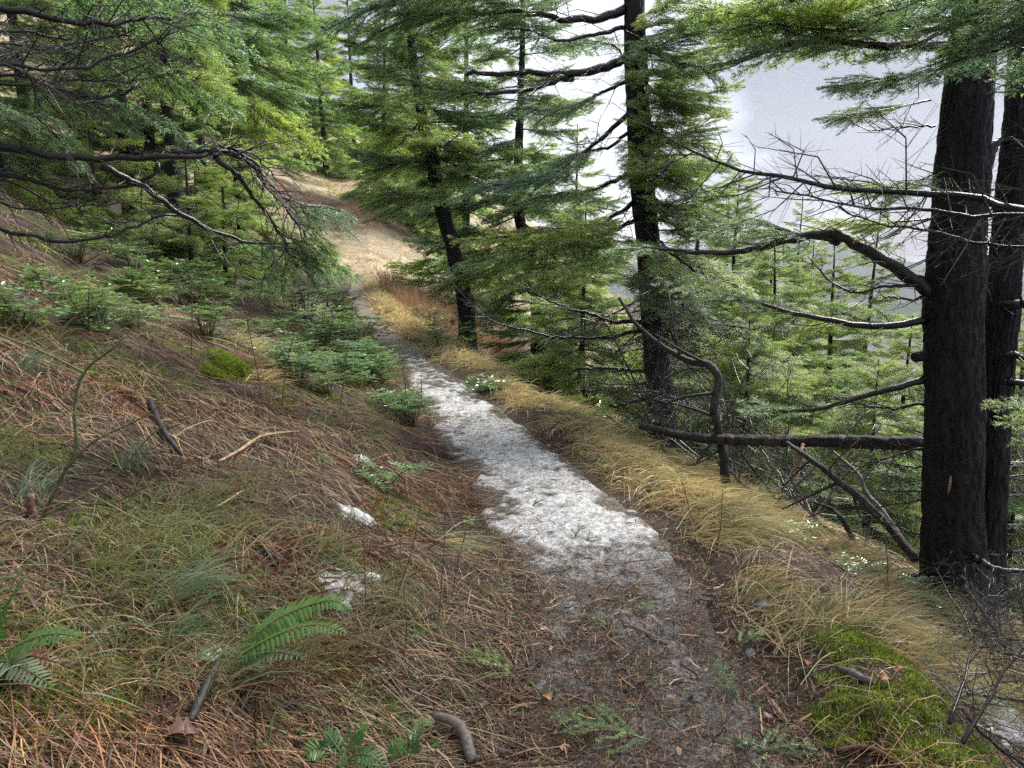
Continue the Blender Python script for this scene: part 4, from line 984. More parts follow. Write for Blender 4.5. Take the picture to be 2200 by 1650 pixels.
# ------------------------------------------------------------------ needle and twig litter on trail and bank
def litter(n, seed, pal, lmin, lmax, w, region, name, label, dmax=7.5):
    rng = np.random.default_rng(seed)
    y = 1.45 * (dmax / 1.45) ** (rng.random(n) ** 1.2)
    if region == 'path': x = xc(y) + hwid(y) * rng.uniform(-1.15, 1.1, n)
    elif region == 'berm': x = xc(y) + hwid(y) + rng.uniform(-.06, 1.1, n)
    else: x = xc(y) - hwid(y) * .9 - np.abs(rng.normal(0, 1.1, n))
    if region == 'path':
        f = fbm(x * 2.6, y * 2.6, 3, 101)
        dens = np.where(y < 3.8, .25 + 1.1 * f, .05 + 1.5 * np.maximum(f - .42, 0))
        k = rng.random(n) < dens; x, y = x[k], y[k]; n = len(x)
    h = rng.uniform(0, 6.28, n); L = rng.uniform(lmin, lmax, n)
    t = np.linspace(-.5, .5, 3)[None]
    cv = rng.normal(0, .2, n)[:, None]
    PXx = x[:, None] + L[:, None] * (t * np.cos(h)[:, None] - cv * t * t * np.sin(h)[:, None]); PYy = y[:, None] + L[:, None] * (t * np.sin(h)[:, None] + cv * t * t * np.cos(h)[:, None])
    z = g(PXx, PYy) + (.020 if region == 'path' else .006) + rng.uniform(.0, .014, n)[:, None] + rng.normal(0, .003, (n, 3))
    P = np.stack([PXx, PYy, z], -1); T = nrm(np.gradient(P, axis=1))
    W = nrm(np.cross(T, nrm(A([0, 0, 1.]) + rng.normal(0, .6, (n, 1, 3)))))
    G = Geo(); ribbons(G, P, W, np.maximum(w, .0006 * y)[:, None] * rng.uniform(.5, 1.4, (n, 1)) * A([[.8, 1, .5]]), pick(pal, n, .25, rng))
    tag(link(name, G.mesh(name, M_litter)), label, 'litter', kind='stuff')
BROWN = [(.16, .075, .045), (.22, .11, .06), (.10, .055, .04), (.28, .15, .08), (.07, .045, .038), (.12, .13, .055)]
litter(64000, 1, BROWN, .010, .032, .0026, 'path', 'needle_litter', 'brown fir needles and bark crumbs strewn on the trail')
litter(20000, 2, BROWN + [(.09, .15, .05)], .010, .03, .0024, 'bank', 'needle_litter', 'fallen needles beside the trail', dmax=5.5)
litter(2800, 3, [(.16, .09, .06), (.30, .18, .10), (.42, .27, .15), (.07, .05, .042), (.05, .04, .036)], .03, .13, .0056, 'path', 'twig_litter', 'thin twig pieces strewn on the trail')
litter(14000, 7, BROWN + [(.34, .22, .12), (.05, .04, .035)], .012, .045, .0032, 'berm', 'needle_litter', 'fallen needles and crumbs on the berm soil', dmax=7)
litter(320, 5, [(.30, .16, .09), (.42, .28, .17), (.20, .10, .07), (.24, .13, .1)], .02, .04, .018, 'path', 'leaf_flakes', 'small brown leaf scraps on the trail')
litter(900, 6, [(.10, .19, .06), (.14, .24, .08)], .03, .06, .004, 'path', 'green_needle_litter', 'green needle bits on the trail')

# ------------------------------------------------------------------ moss
def moss(n, seed, pts, name, label, h=(.010, .026), pal=None):
    rng = np.random.default_rng(seed)
    x, y = pts(n, rng)
    k = moss_mask(x, y) > rng.uniform(.15, .7, len(x)); x, y = x[k], y[k]; n = len(x)
    B = np.stack([x, y, g(x, y) - .002], 1)
    r = np.hypot(x, y)
    pal = pal or [(.25, .34, .065), (.33, .42, .085), (.15, .21, .045), (.42, .49, .11), (.20, .17, .08)]
    c = pick(pal, n, .2, rng) * (.25 + 1.4 * fbm(x * 11, y * 11, 3, 3))[:, None]
    G = Geo()
    for _ in range(3):
        a = rng.uniform(0, 6.28, n); tl = rng.uniform(.2, 1.15, n)
        D = np.stack([np.cos(a) * np.sin(tl), np.sin(a) * np.sin(tl), np.cos(tl)], 1)
        L = rng.uniform(*h, n) * (.35 + 1.3 * fbm(x * 12, y * 12, 2, 6)); w = np.maximum(.0045, .0017 * r)
        S = nrm(np.cross(D, rng.normal(size=(n, 3)))) * (w * .5)[:, None]
        V = np.stack([B - S * .6, B + S * .6, B + D * (L * .6)[:, None] + S, B + D * L[:, None] + A([0, 0, -.003])], 1).reshape(-1, 3)
        b = (np.arange(n) * 4)[:, None]
        G.add(V, np.concatenate([b, b + 1, b + 2, b + 3], 1), np.repeat(c, 4, 0))
    tag(link(name, G.mesh(name, M_moss)), label, 'moss', kind='stuff')
def right_moss(n, rng):
    y = rng.uniform(1.3, 3.2, n); return xc(y) + hwid(y) + rng.uniform(0, 1.0, n), y
def left_moss(n, rng):
    x, y, r = scatter(n, 2.0, 11, -46, 6, rng); return x, y
moss(46000, 51, right_moss, 'moss', 'bright green feathery moss on the berm at lower right', h=(.014, .042))
moss(42000, 52, left_moss, 'moss', 'yellow green moss patches in the straw of the left bank', h=(.02, .05), pal=[(.20, .28, .04), (.26, .33, .05), (.15, .22, .04)])
# ================================================================== countable things on the ground
def up(p, dz): return A(p, float) + A([0, 0, dz])
def wood_thing(name, label, cat, P, R, col, seed, n=10, mat=M_wood, twigs=None, group=None, wob=.18, rings=24, fis=0.0):
    """a branch, stick or log through 3D points P; twigs: list of (fraction, direction, length) stubs"""
    P = spline(P, rings); R = np.interp(np.linspace(0, 1, rings), np.linspace(0, 1, len(R)), R)
    rng = np.random.default_rng(seed); o0 = P[0]
    P[1:-1] += rng.normal(0, 1, (rings - 2, 3)) * R[1:-1, None] * .12
    G = Geo(); add_tube(G, P, R, n, A(col), wob=wob, seed=seed, fis=fis)
    if not twigs:
        return tag(link(name, G.mesh(name, mat, origin=o0, smooth=True), None, o0), label, cat, group)
    r = root(name, o0, label, cat, group)
    link('stem', G.mesh('stem', mat, origin=o0, smooth=True), r)
    for f, d, l, nm in twigs:
        i = int(f * (rings - 1)); p = P[i]; d = nrm(A(d, float))
        Q = A([p, p + d * l * .5 + rng.normal(0, .04, 3) * l, p + d * l + rng.normal(0, .1, 3) * l])
        H = Geo(); rr = min(R[i] * .5, .004 + .02 * l)
        add_tube(H, spline(Q, 6), np.linspace(rr, rr * .4, 6), 6, A(col) * 1.1, wob=.2, seed=seed)
        link(nm, H.mesh(nm, mat, origin=o0), r)
    return r
def lying(pix, lift=.01, dy=0):
    out = []
    for i, p in enumerate(pix):
        q = on_ground(p[0], p[1]); out.append(up(q, lift + (p[2] if len(p) > 2 else 0)))
    return out
DK = (.035, .030, .030); GY = (.12, .10, .09); PL = (.36, .24, .15); OR = (.42, .22, .10); RD = (.16, .08, .055)

# --- fallen log and dead wood right of the trail
rng = np.random.default_rng(5)
tw = []
for i in range(16):
    f = rng.uniform(.05, .95); a = rng.uniform(0, 6.28)
    tw.append((f, (rng.normal(0, .3), math.cos(a) - .3, math.sin(a)), rng.choice([.05, .08, .12, .3]), 'branch_stub'))
log = wood_thing('fallen_log', 'dark horizontal log running from the berm to the double trunk', 'log',
                 [at(1375, 914, 6.3), at(1480, 938, 5.9), at(1600, 946, 5.4), at(1780, 948, 4.9), at(2010, 955, 4.42), at(2120, 958, 4.3)], [.026, .036, .042, .046, .047, .045], (.042, .036, .034), 71, n=28, twigs=tw, rings=120, wob=.10, fis=.006, mat=M_bark)
wood_thing('bent_snag', 'grey dead limb bent like an elbow crossing behind the log', 'dead limb',
           [at(1330, 640, 6.4), at(1370, 700, 6.2), at(1430, 748, 6.0), at(1480, 775, 5.9), at(1522, 784, 5.8), at(1543, 815, 5.75), at(1535, 880, 5.7), at(1550, 950, 5.66), at(1556, 1010, 5.62), at(1562, 1075, 5.6)],
           [.012, .018, .022, .027, .032, .033, .032, .034, .038, .04], (.045, .039, .037), 72, n=14, rings=70, mat=M_bark,
           twigs=[(.45, (-1, 0, .6), .5, 'twig'), (.62, (-1, .2, -.3), .6, 'twig'), (.7, (-.9, .3, .2), .5, 'twig'), (.3, (-.3, .2, 1), .5, 'twig'), (.2, (.6, 0, .7), .45, 'twig'), (.85, (1, 0, -.4), .3, 'twig'), (.8, (-1, 0, -.6), .4, 'twig'), (.66, (.9, 0, .3), .25, 'twig')])
wood_thing('leaning_branch', 'long dark branch slanting down from the log to the trunk foot', 'branch',
           [at(1690, 950, 5.0), at(1740, 985, 4.8), at(1810, 1040, 4.6), at(1890, 1110, 4.4), at(1970, 1205, 4.15)], [.012, .02, .025, .028, .032], (.05, .044, .042), 73, n=12, mat=M_bark,
           twigs=[(.3, (-.6, 0, -.8), .4, 'twig'), (.5, (-.8, 0, -.5), .45, 'twig'), (.4, (.5, 0, .8), .25, 'twig'), (.6, (.4, -.2, -.8), .3, 'twig'), (.7, (-.9, .2, -.1), .4, 'twig')])
wood_thing('leaning_branch', 'pale forked branch slanting under the log, steeper than its neighbour', 'branch',
           [at(1790, 970, 4.9), at(1845, 1020, 4.7), at(1862, 1060, 4.6), at(1905, 1110, 4.45), at(1950, 1180, 4.3)], [.008, .012, .014, .016, .018], (.16, .14, .13), 74, n=10,
           twigs=[(.35, (.5, 0, .8), .18, 'twig'), (.6, (-.8, 0, -.2), .25, 'twig')])
wood_thing('leaning_branch', 'short black branch arching out of the slope below the log', 'branch',
           [on_ground(1838, 1170), at(1815, 1125, 4.2), at(1790, 1095, 4.25), at(1745, 1078, 4.3)], [.020, .016, .012, .006], (.028, .025, .026), 75, n=10, mat=M_bark)
wood_thing('broken_branch', 'splintered reddish branch hanging down from the log', 'branch', [at(1726, 955, 4.95), at(1715, 990, 4.85), at(1700, 1020, 4.8)], [.014, .018, .006], (.22, .12, .075), 76, n=9)

LABD = 'tangled bare dead branch in the thicket below the fallen log'
rng = np.random.default_rng(44)
def dead_thing(p, az, pitch, sc, label, group, lib='dead'):
    r = root('dead_branch', p, label, 'branch', group)
    w, nd = LIB['dead'][int(rng.integers(5))]
    o = link('stem', w, r); o.rotation_mode = 'QUATERNION'
    o.rotation_quaternion = Quaternion((0, 0, 1), az) @ Quaternion((0, 1, 0), -pitch) @ Quaternion((1, 0, 0), rng.uniform(-1.5, 1.5)); o.scale = (sc,) * 3
for px, Yd, az, pt, sc in [(1450, 6.6, 2.2, .9, .8), (1500, 6.2, .6, .9, .9), (1540, 6.8, 2.6, .6, .9), (1600, 5.8, .8, .8, .8), (1640, 6.2, 2.4, .7, 1.0), (1680, 5.4, .4, .6, .8), (1720, 5.8, 2.8, .9, .9),
                           (1760, 5.2, .7, .5, .8), (1800, 5.6, 2.0, .8, .8), (1850, 5.0, 2.4, .8, .7), (1900, 5.4, .9, .7, .7), (1430, 7.0, 1.2, 1.1, 1.0), (1480, 7.2, 2.9, 1.0, 1.1), (1600, 6.6, 1.6, 1.0, .9), (1700, 6.4, 1.2, .9, .9)]:
    dead_thing(gp(px, Yd), az, pt, sc, LABD, 'dead branches under the fallen log')
for i in range(16):
    q = on_ground(rng.uniform(2020, 2230), rng.uniform(1340, 1640)); dead_thing(up(q, .06), rng.choice([1.2, 1.7, -1.2, .7]) + rng.normal(0, .3), rng.uniform(.1, .6), rng.uniform(.28, .5), 'spiky bare dead branch lying over the snow strip at lower right', 'dead branches over the lower snow strip')
wood_thing('leaning_branch', 'thin grey stick leaning at the right edge before the trunk foot', 'branch', [on_ground(2180, 1460), at(2140, 1360, 3.0), at(2072, 1258, 3.1)], [.012, .010, .006], (.13, .11, .10), 77, n=8)

# --- sticks: (pixels, radii, colour, label)
STICKS = [
    ([(1655, 1514), (1673, 1538), (1692, 1563)], [.010, .010, .009], PL, 'short pale peg of wood on the trail by the moss'),
    ([(1665, 1587), (1690, 1577), (1718, 1566)], [.008, .009, .008], OR, 'orange snapped stick at the lower right of the trail'),
    ([(1405, 1575), (1470, 1580), (1530, 1604), (1590, 1612), (1655, 1604)], [.007, .009, .010, .011, .010], GY, 'curved grey stick at the bottom of the trail'),
    ([(1434, 1490), (1460, 1520), (1490, 1545)], [.006, .009, .008], DK, 'black stick lying left of the upright green sprig'),
    ([(1617, 1544), (1655, 1556)], [.007, .006], RD, 'small reddish stick beside the pale peg'),
    ([(1798, 1444), (1835, 1462), (1874, 1478)], [.010, .017, .012], GY, 'broken grey wood lump on the moss'),
    ([(1767, 1121), (1725, 1122), (1684, 1130)], [.012, .013, .010], PL, 'pale cut stick on the slope below the grass'),
    ([(1344, 1352), (1390, 1372), (1432, 1394)], [.012, .016, .010], GY, 'grey root surfacing in the middle of the near trail'),
    ([(469, 1010, .03), (520, 985, .04), (567, 958, .05), (644, 944, .04)], [.010, .013, .014, .006], PL, 'pale forked stick lying on the left bank'),
    ([(545, 976), (596, 1002), (658, 1062)], [.009, .008, .005], DK, 'dark stick running downhill from the pale forked stick'),
    ([(324, 878, .03), (350, 936, .02), (389, 985)], [.022, .024, .014], DK, 'dark gnarled branch stub left of the pale forked stick'),
    ([(251, 976), (310, 977), (378, 973)], [.006, .007, .006], DK, 'thin black stick left of the gnarled stub'),
    ([(462, 1107, .02), (495, 1092, .03), (524, 1074, .03)], [.010, .011, .012], PL, 'short pale stick with a cut end on the left bank'),
    ([(498, 1090), (545, 1152), (596, 1226)], [.007, .009, .008], DK, 'dark stick pointing down to the sword fern'),
    ([(36, 1283), (75, 1308), (112, 1332)], [.014, .013, .012], DK, 'dark rotten stick above the left ferns'),
    ([(112, 1318), (182, 1360), (268, 1374)], [.009, .009, .005], DK, 'thin dark stick curving right of the left ferns'),
    ([(472, 1452, .03), (440, 1512, .02), (410, 1566)], [.016, .021, .017], DK, 'thick black wood piece under the sword fern'),
    ([(932, 1562, .02), (985, 1590, .035), (1018, 1655, .01)], [.012, .019, .017], (.17, .14, .12), 'arched grey root at the bottom edge of the picture'),
    ([(1440, 1290), (1520, 1305)], [.004, .004], RD, 'thin straight brown twig across the near trail'),
    ([(1425, 1262), (1448, 1258), (1446, 1282)], [.006, .006, .005], OR, 'small crooked tan stick on the right of the trail'),
    ([(1180, 1430), (1200, 1402)], [.005, .003], GY, 'little forked twig in the middle of the brown litter'),
    ([(1035, 1490), (1030, 1550)], [.004, .004], DK, 'upright-looking thin twig left of the brown litter'),
    ([(1280, 1383), (1310, 1380)], [.008, .008], PL, 'stubby tan stick on the wet trail'),
    ([(1330, 1140), (1390, 1132)], [.005, .004], DK, 'dark twig at the right edge of the white slush'),
    ([(1180, 1065), (1250, 1085)], [.004, .004], DK, 'dark twig frozen in the white slush'),
    ([(760, 1588), (830, 1622)], [.007, .006], RD, 'reddish stick over the small fern at the bottom'),
    ([(1795, 1620), (1870, 1615), (1980, 1680)], [.006, .008, .008], RD, 'reddish bent stick at the foot of the moss'),
]
for i, (px, R, c, lab) in enumerate(STICKS):
    R = [q_ * (.72 if px[0][0] < 900 else 1.0) for q_ in R]; P = lying(px, max(R) * .8 + .008); m = P if len(P) > 2 else [P[0], (P[0] + P[1]) / 2, P[1]]
    Rr = R if len(R) == len(m) else [R[0], (R[0] + R[-1]) / 2, R[-1]]
    tw_ = [(.55, (.5, .5, .3), .10, 'twig')] if ('forked' in lab or 'stub' in lab) else None
    wood_thing('stick', lab, 'stick', m, Rr, c, 400 + i, n=9, rings=14, twigs=tw_)
q = on_ground(71, 1112)
wood_thing('cut_stub', 'upright reddish cut stub at the left edge', 'stub', [up(q, -.02), up(q, .04), up(q, .09)], [.017, .016, .015], (.16, .09, .075), 460, n=12, rings=8)

# --- mossy green sapling branches close to the camera on the left
b = on_ground(85, 1120)
r = root('mossy_sapling', b, 'bare sapling with green mossy twigs near the left edge', 'sapling')
Y0 = b[1]
MG = (.115, .125, .055)
for i, (px, R) in enumerate([([(85, 1125), (130, 1030), (165, 960), (160, 880), (180, 800), (240, 750), (270, 720)], [.012, .010, .008, .006]),
                             ([(140, 1010), (200, 950), (300, 900), (360, 860)], [.008, .006, .003]), ([(90, 1110), (190, 1060), (260, 1010), (330, 930), (420, 880)], [.008, .007, .005, .003]),
                             ([(180, 800), (100, 760), (0, 720), (-80, 690)], [.007, .006, .004]), ([(110, 1080), (240, 1080), (330, 1040), (480, 1030)], [.006, .005, .003]),
                             ([(160, 890), (120, 850), (100, 800)], [.004, .003]), ([(260, 1010), (240, 960), (225, 900)], [.004, .003]), ([(190, 1060), (330, 1130), (400, 1120)], [.005, .003])]):
    P = spline([at(x, y, Y0 + .02 * k - .02 * i) for k, (x, y) in enumerate(px)], 20)
    H = Geo(); add_tube(H, P, np.interp(np.linspace(0, 1, 20), np.linspace(0, 1, len(R)), A(R) * .65), 7, A(MG) * (1 + .1 * i % .4), wob=.25, seed=i)
    link('twig', H.mesh('twig', M_wood, origin=b), r)

# --- upright bare stems: base pixel, top pixel, label
BS = [((410, 770), (412, 590), 'tall bare stem in the upper left bank'), ((604, 880), (640, 680), 'bare stem behind the moss mound'), ((560, 830), (520, 640), 'bare stem left of the glossy shrubs'),
      ((730, 880), (752, 700), 'bare reddish stem before the nearest glossy shrub'), ((880, 905), (862, 760), 'bare stem at the left trail edge near the slush top'), ((895, 905), (905, 810), 'short bare stem leaning over the slush top'),
      ((942, 1330), (958, 1090), 'bare stem beside the trail opposite the moss'), ((860, 1240), (862, 1120), 'short bare stem by the middle snow patch'), ((845, 1290), (905, 1065), 'leaning bare stem right of the fern snow patch'),
      ((785, 1320), (778, 1110), 'bare stem just above the sword fern tip'), ((870, 1400), (866, 1250), 'bare stem right of the sword fern'), ((970, 1290), (1005, 1130), 'bare stem at the lower left edge of the slush'),
      ((1538, 1180), (1552, 1050), 'dark bare stem in the berm grass below the snag'), ((1488, 1128), (1466, 1035), 'bare stem in the berm grass at the rock'), ((1600, 1237), (1594, 1180), 'shortest bare stem in the berm grass'),
      ((1636, 1252), (1653, 1192), 'short leaning bare stem in the berm grass'), ((1895, 1335), (1900, 1130), 'tall thin bare stem before the double trunk'), ((1945, 1330), (1860, 1200), 'leaning bare stem left of the double trunk foot'),
      ((640, 1520), (655, 1380), 'bare stem among the dead fern fronds'), ((1165, 860), (1160, 780), 'bare stem in the berm grass near the slim trunk')]
for i, (pb, ptp, lab) in enumerate(BS):
    q = on_ground(*pb); top = at(ptp[0], ptp[1], q[1] + .03)
    rng = np.random.default_rng(500 + i)
    r = root('bare_stem', q, lab, 'stem', 'upright bare stems')
    P = spline([up(q, -.02), (q + top) / 2 + rng.normal(0, .02, 3), top], 9)
    w = max(.0028, .0009 * q[1])
    G = Geo(); add_tube(G, P, np.linspace(w, w * .5, 9), 5, A([.13, .065, .045]), wob=.1, seed=i); link('stem', G.mesh('stem', M_twig, origin=q), r)
    H = Geo(); L = np.linalg.norm(top - q)
    for k in range(5):
        p = P[3 + k]; d = nrm(A([rng.normal(), rng.normal() * .5, abs(rng.normal()) + .5]))
        prisms(H, p[None], (p + d * L * rng.uniform(.06, .22))[None], w * .6, w * .3, A([.15, .075, .05]))
    link('side_twig', H.mesh('side_twig', M_twig, origin=q), r)

# --- stones
def stone(px, py, s, seed, label, col=(.22, .22, .22), flat=.65):
    import bmesh
    c = on_ground(px, py); bm = bmesh.new(); bmesh.ops.create_icosphere(bm, subdivisions=3, radius=1)
    V = A([v.co for v in bm.verts]); F = A([[v.index for v in f.verts] for f in bm.faces]); bm.free()
    rng = np.random.default_rng(seed)
    for k in range(9):                      # chip flat facets
        d = nrm(rng.normal(size=3)); h = rng.uniform(.55, .85); dd = V @ d
        V = V - d * np.maximum(dd - h, 0)[:, None]
    V = V * A([1, rng.uniform(.7, 1), flat]) * s
    a = rng.uniform(0, 6.28); V = np.stack([V[:, 0] * math.cos(a) - V[:, 1] * math.sin(a), V[:, 0] * math.sin(a) + V[:, 1] * math.cos(a), V[:, 2]], 1)
    G = Geo(); G.add(V, F, A(col))
    tag(link('stone', G.mesh('stone', M_stone), None, up(c, s * flat * .45)), label, 'stone')
stone(1355, 1108, .042, 1, 'pale angular stone at the right edge of the slush', (.34, .34, .31))
stone(1638, 1306, .045, 2, 'grey stone at the foot of the berm grass', (.20, .20, .21), .5)
stone(1613, 1412, .034, 3, 'blue grey stone in the mud under a green sprig', (.17, .19, .20))
stone(1436, 1336, .026, 4, 'small dark pebble on the wet trail', (.09, .09, .10))
stone(1340, 1368, .02, 5, 'tiny light pebble beside the surfacing root', (.36, .36, .36))

# --- fallen fir sprigs
def sprig(px, py, heading, L, pal, label, seed, lift=.02, rise=0.0, sec=.5, n=10):
    c = on_ground(px, py); rng = np.random.default_rng(seed)
    h = math.radians(heading); t = np.linspace(0, 1, n)
    x = c[0] + L * (t - .5) * math.cos(h); y = c[1] + L * (t - .5) * math.sin(h)
    P = np.stack([x, y, g(x, y) + lift + rise * t + .02 * np.sin(t * 3)], 1)
    W = Geo(); N_ = Geo(); add_tube(W, P, np.linspace(.0032, .0014, n), 5, A([.10, .07, .05]))
    T = nrm(np.gradient(P, axis=0)); S_ = [P[:-1]]; E_ = [P[1:]]
    m = max(int(L / .028), 3); sgn = 1
    for i in range(m):
        f_ = .10 + .82 * i / m; k_ = min(int(f_ * (n - 1)), n - 2); p = P[k_] + (P[k_ + 1] - P[k_]) * (f_ * (n - 1) - k_)
        B = nrm(np.cross(T[k_], A([0, 0, 1.]))); sgn = -sgn
        l = sec * L * (1 - f_) ** .7 * rng.uniform(.7, 1.1) + .012
        d = nrm(T[k_] * .75 + B * sgn * .8 + A([0, 0, rng.normal(.02, .12)])); q = p + d * l * .5; q2 = q + nrm(d + T[k_] * .35) * l * .5 + A([0, 0, -.004])
        prisms(W, A([p, q]), A([q, q2]), .0014, .0009, A([.10, .07, .05])); S_.append(A([p, q])); E_.append(A([q, q2]))
    S_ = np.vstack(S_); E_ = np.vstack(E_)
    needles(N_, S_, E_, np.tile(A([0, 0, 1.]), (len(S_), 1)), .0011, .0175, .0030, pal, rng, flat=.28)
    r = root('fir_sprig', c, label, 'sprig')
    link('stem', W.mesh('stem', M_twig, origin=c), r); link('needles', N_.mesh('needles', M_needle, origin=c), r)
SG = [(.16, .29, .10), (.20, .33, .11), (.13, .25, .10)]
SL = [(.27, .42, .15), (.33, .47, .17), (.23, .38, .14)]
sprig(1548, 1480, 100, .22, SG, 'dark green fir sprig standing up on the wet trail', 1, .03, .05, .35)
sprig(1060, 1440, 140, .24, SL, 'flat light fir sprig at the left side of the trail', 2)
sprig(1290, 1595, 165, .34, SL, 'largest fir sprig lying at the bottom of the trail', 3, .03, .03, .55)
sprig(1275, 1345, 150, .16, SG, 'small fir sprig in the middle of the wet trail', 4, .02, 0, .25)
sprig(1245, 1158, 60, .13, SG, 'small fir sprig on the lower slush', 5, .03, .03)
sprig(1275, 1168, 30, .10, SG, 'smaller sprig right of the one on the lower slush', 6, .02)
sprig(1615, 1388, 20, .15, SL, 'pale sprig over the blue grey stone', 7, .03)
sprig(560, 1478, 10, .12, SL, 'tiny light sprig under the sword fern', 8, .05)
sprig(1690, 1628, 10, .22, SG, 'dark sprig at the bottom edge near the moss', 9, .02)
sprig(900, 1600, 80, .14, SL, 'small sprig left of the arched root', 10, .05)
sprig(1385, 1322, 80, .09, SL, 'tiny curled green sprig on the right of the trail', 11, .02, .02)
sprig(690, 1000, -30, .22, SG, 'dark sprig on the bank near the farthest snow patch', 12, .04)
sprig(880, 1020, -50, .22, SL, 'grey green sprig at the left edge of the slush', 13, .04)
sprig(560, 700, -20, .4, SG, 'dark green sprig on the bank above the moss mound', 14, .06, .05)
sprig(1610, 1620, 160, .12, SG, 'scrap of fir needles below the curved grey stick', 15, .02)
sprig(1160, 1090, 20, .10, SG, 'scrap of fir needles in the middle of the slush', 16, .025)
sprig(1000, 920, 40, .13, SG, 'scrap of fir needles on the upper slush', 17, .025)
sprig(1010, 1130, 110, .12, SL, 'light sprig at the left rim of the lower slush', 18, .025)

# --- dead leaves
def dead_leaf(px, py, s, label, seed, col, heading=0):
    c = on_ground(px, py); rng = np.random.default_rng(seed)
    n = 9; t = np.linspace(0, 1, n); w = .42 * np.sin(np.clip(t * 1.05, 0, 1) * math.pi) ** .7 * (1 + .25 * np.sin(t * 22))
    V = []
    for i in range(n):
        for sgn in (-1, -.5, 0, .5, 1):
            V.append([t[i] - .5, sgn * w[i], .28 * (sgn * sgn) * w[i] * 2 + .10 * math.sin(t[i] * 5) + rng.normal(0, .012)])
    V = A(V) * s; h = math.radians(heading)
    V = np.stack([V[:, 0] * math.cos(h) - V[:, 1] * math.sin(h), V[:, 0] * math.sin(h) + V[:, 1] * math.cos(h), V[:, 2]], 1)
    G = Geo(); G.add(V, grid_faces(5, n), A(col) * (1 + rng.normal(0, .12, (len(V), 1))))
    r = root('dead_leaf', up(c, .035), label, 'leaf'); link('blade', G.mesh('blade', M_litter, smooth=True), r)
    H = Geo(); add_tube(H, A([[-.75, .02, -.02], [-.5, 0, .03], [.0, 0, .09], [.4, 0, 0]])[:, :] * s @ A([[math.cos(h), math.sin(h), 0], [-math.sin(h), math.cos(h), 0], [0, 0, 1]]), [.0016, .0014, .001, .0006], 4, A(col) * .7)
    link('stalk', H.mesh('stalk', M_litter), r)
dead_leaf(395, 1600, .085, 'big curled brown leaf at the lower left', 1, (.13, .07, .055), 20)
dead_leaf(1736, 1442, .045, 'small rusty leaf at the left rim of the moss', 2, (.30, .10, .055), 60)
dead_leaf(1905, 1480, .05, 'rusty leaf on the moss beside the grey wood lump', 3, (.32, .13, .07), 10)
dead_leaf(1175, 1516, .05, 'small yellow brown leaf in the needle litter', 4, (.42, .26, .12), 120)
dead_leaf(1930, 1455, .04, 'dark red leaf on the upper moss', 5, (.22, .07, .05), 200)

# --- sword ferns: every leaflet its own piece
def leaflet_mesh(name):
    n = 7; t = np.linspace(0, 1, n); w = .15 * np.sin(np.clip(t * .97 + .03, 0, 1) * math.pi) ** .55 * (1 - .35 * t)
    V = []
    for i in range(n):
        for sgn in (-1, 0, 1): V.append([t[i], sgn * w[i], -.12 * t[i] ** 2 - abs(sgn) * w[i] * .35])
    G = Geo(); G.add(A(V), grid_faces(3, n)); return G
LF = {}
for nm, colr in (('green', (.105, .215, .05)), ('pale', (.20, .28, .18)), ('dead', (.13, .05, .038)), ('deep', (.07, .165, .05))):
    G = leaflet_mesh(nm); G.C = [np.broadcast_to(A(colr), (G.n, 3))]; LF[nm] = G.mesh('leaflet', M_fern, smooth=True)
def frond(r, P, pairs, lmax, kind, seed, upv=(0, -.25, 1), start=.12):
    rng = np.random.default_rng(seed); og = A(r.location)
    Q = spline(P, 40); T, _, _ = frames(Q)
    G = Geo(); add_tube(G, Q, np.linspace(.0035, .0012, 40), 5, A([.20, .24, .08]) if kind != 'dead' else A([.14, .06, .04]))
    o = link('frond', G.mesh('rachis', M_fern, origin=Q[0]), r, Q[0] - og)
    for i in range(pairs):
        f = start + (1 - start) * (i + .5) / pairs; k = f * 39; a = int(k); b_ = min(a + 1, 39); p = Q[a] + (Q[b_] - Q[a]) * (k - a)
        t = T[a]; B = nrm(np.cross(t, A(upv, float))); U = np.cross(B, t)
        ln = lmax * min(1, .55 + (f - start) * 2.2) * (1 - max(f - .45, 0) / .55) ** .75 * rng.uniform(.9, 1.08) + .008
        for sg in (-1, 1):
            x = nrm(sg * B * .93 + t * (.28 + .3 * f) + U * rng.normal(-.05, .06)); z = nrm(U - x * (U @ x)); y = np.cross(z, x)
            lf = link('leaflet', LF[kind], o)
            M = Matrix([[x[0], y[0], z[0], p[0] - Q[0][0]], [x[1], y[1], z[1], p[1] - Q[0][1]], [x[2], y[2], z[2], p[2] - Q[0][2]], [0, 0, 0, 1]])
            lf.matrix_local = M @ Matrix.Diagonal((ln, ln * .95, ln, 1))
def fern(base_px, label, fr, seed):
    b = on_ground(*base_px); r = root('sword_fern', b, label, 'fern')
    for i, (pts, pairs, lm, kind) in enumerate(fr):
        P = [up(b, .01)] + [at(x, y, b[1] + dy) for x, y, dy in pts]
        frond(r, P, pairs, lm, kind, seed + i)
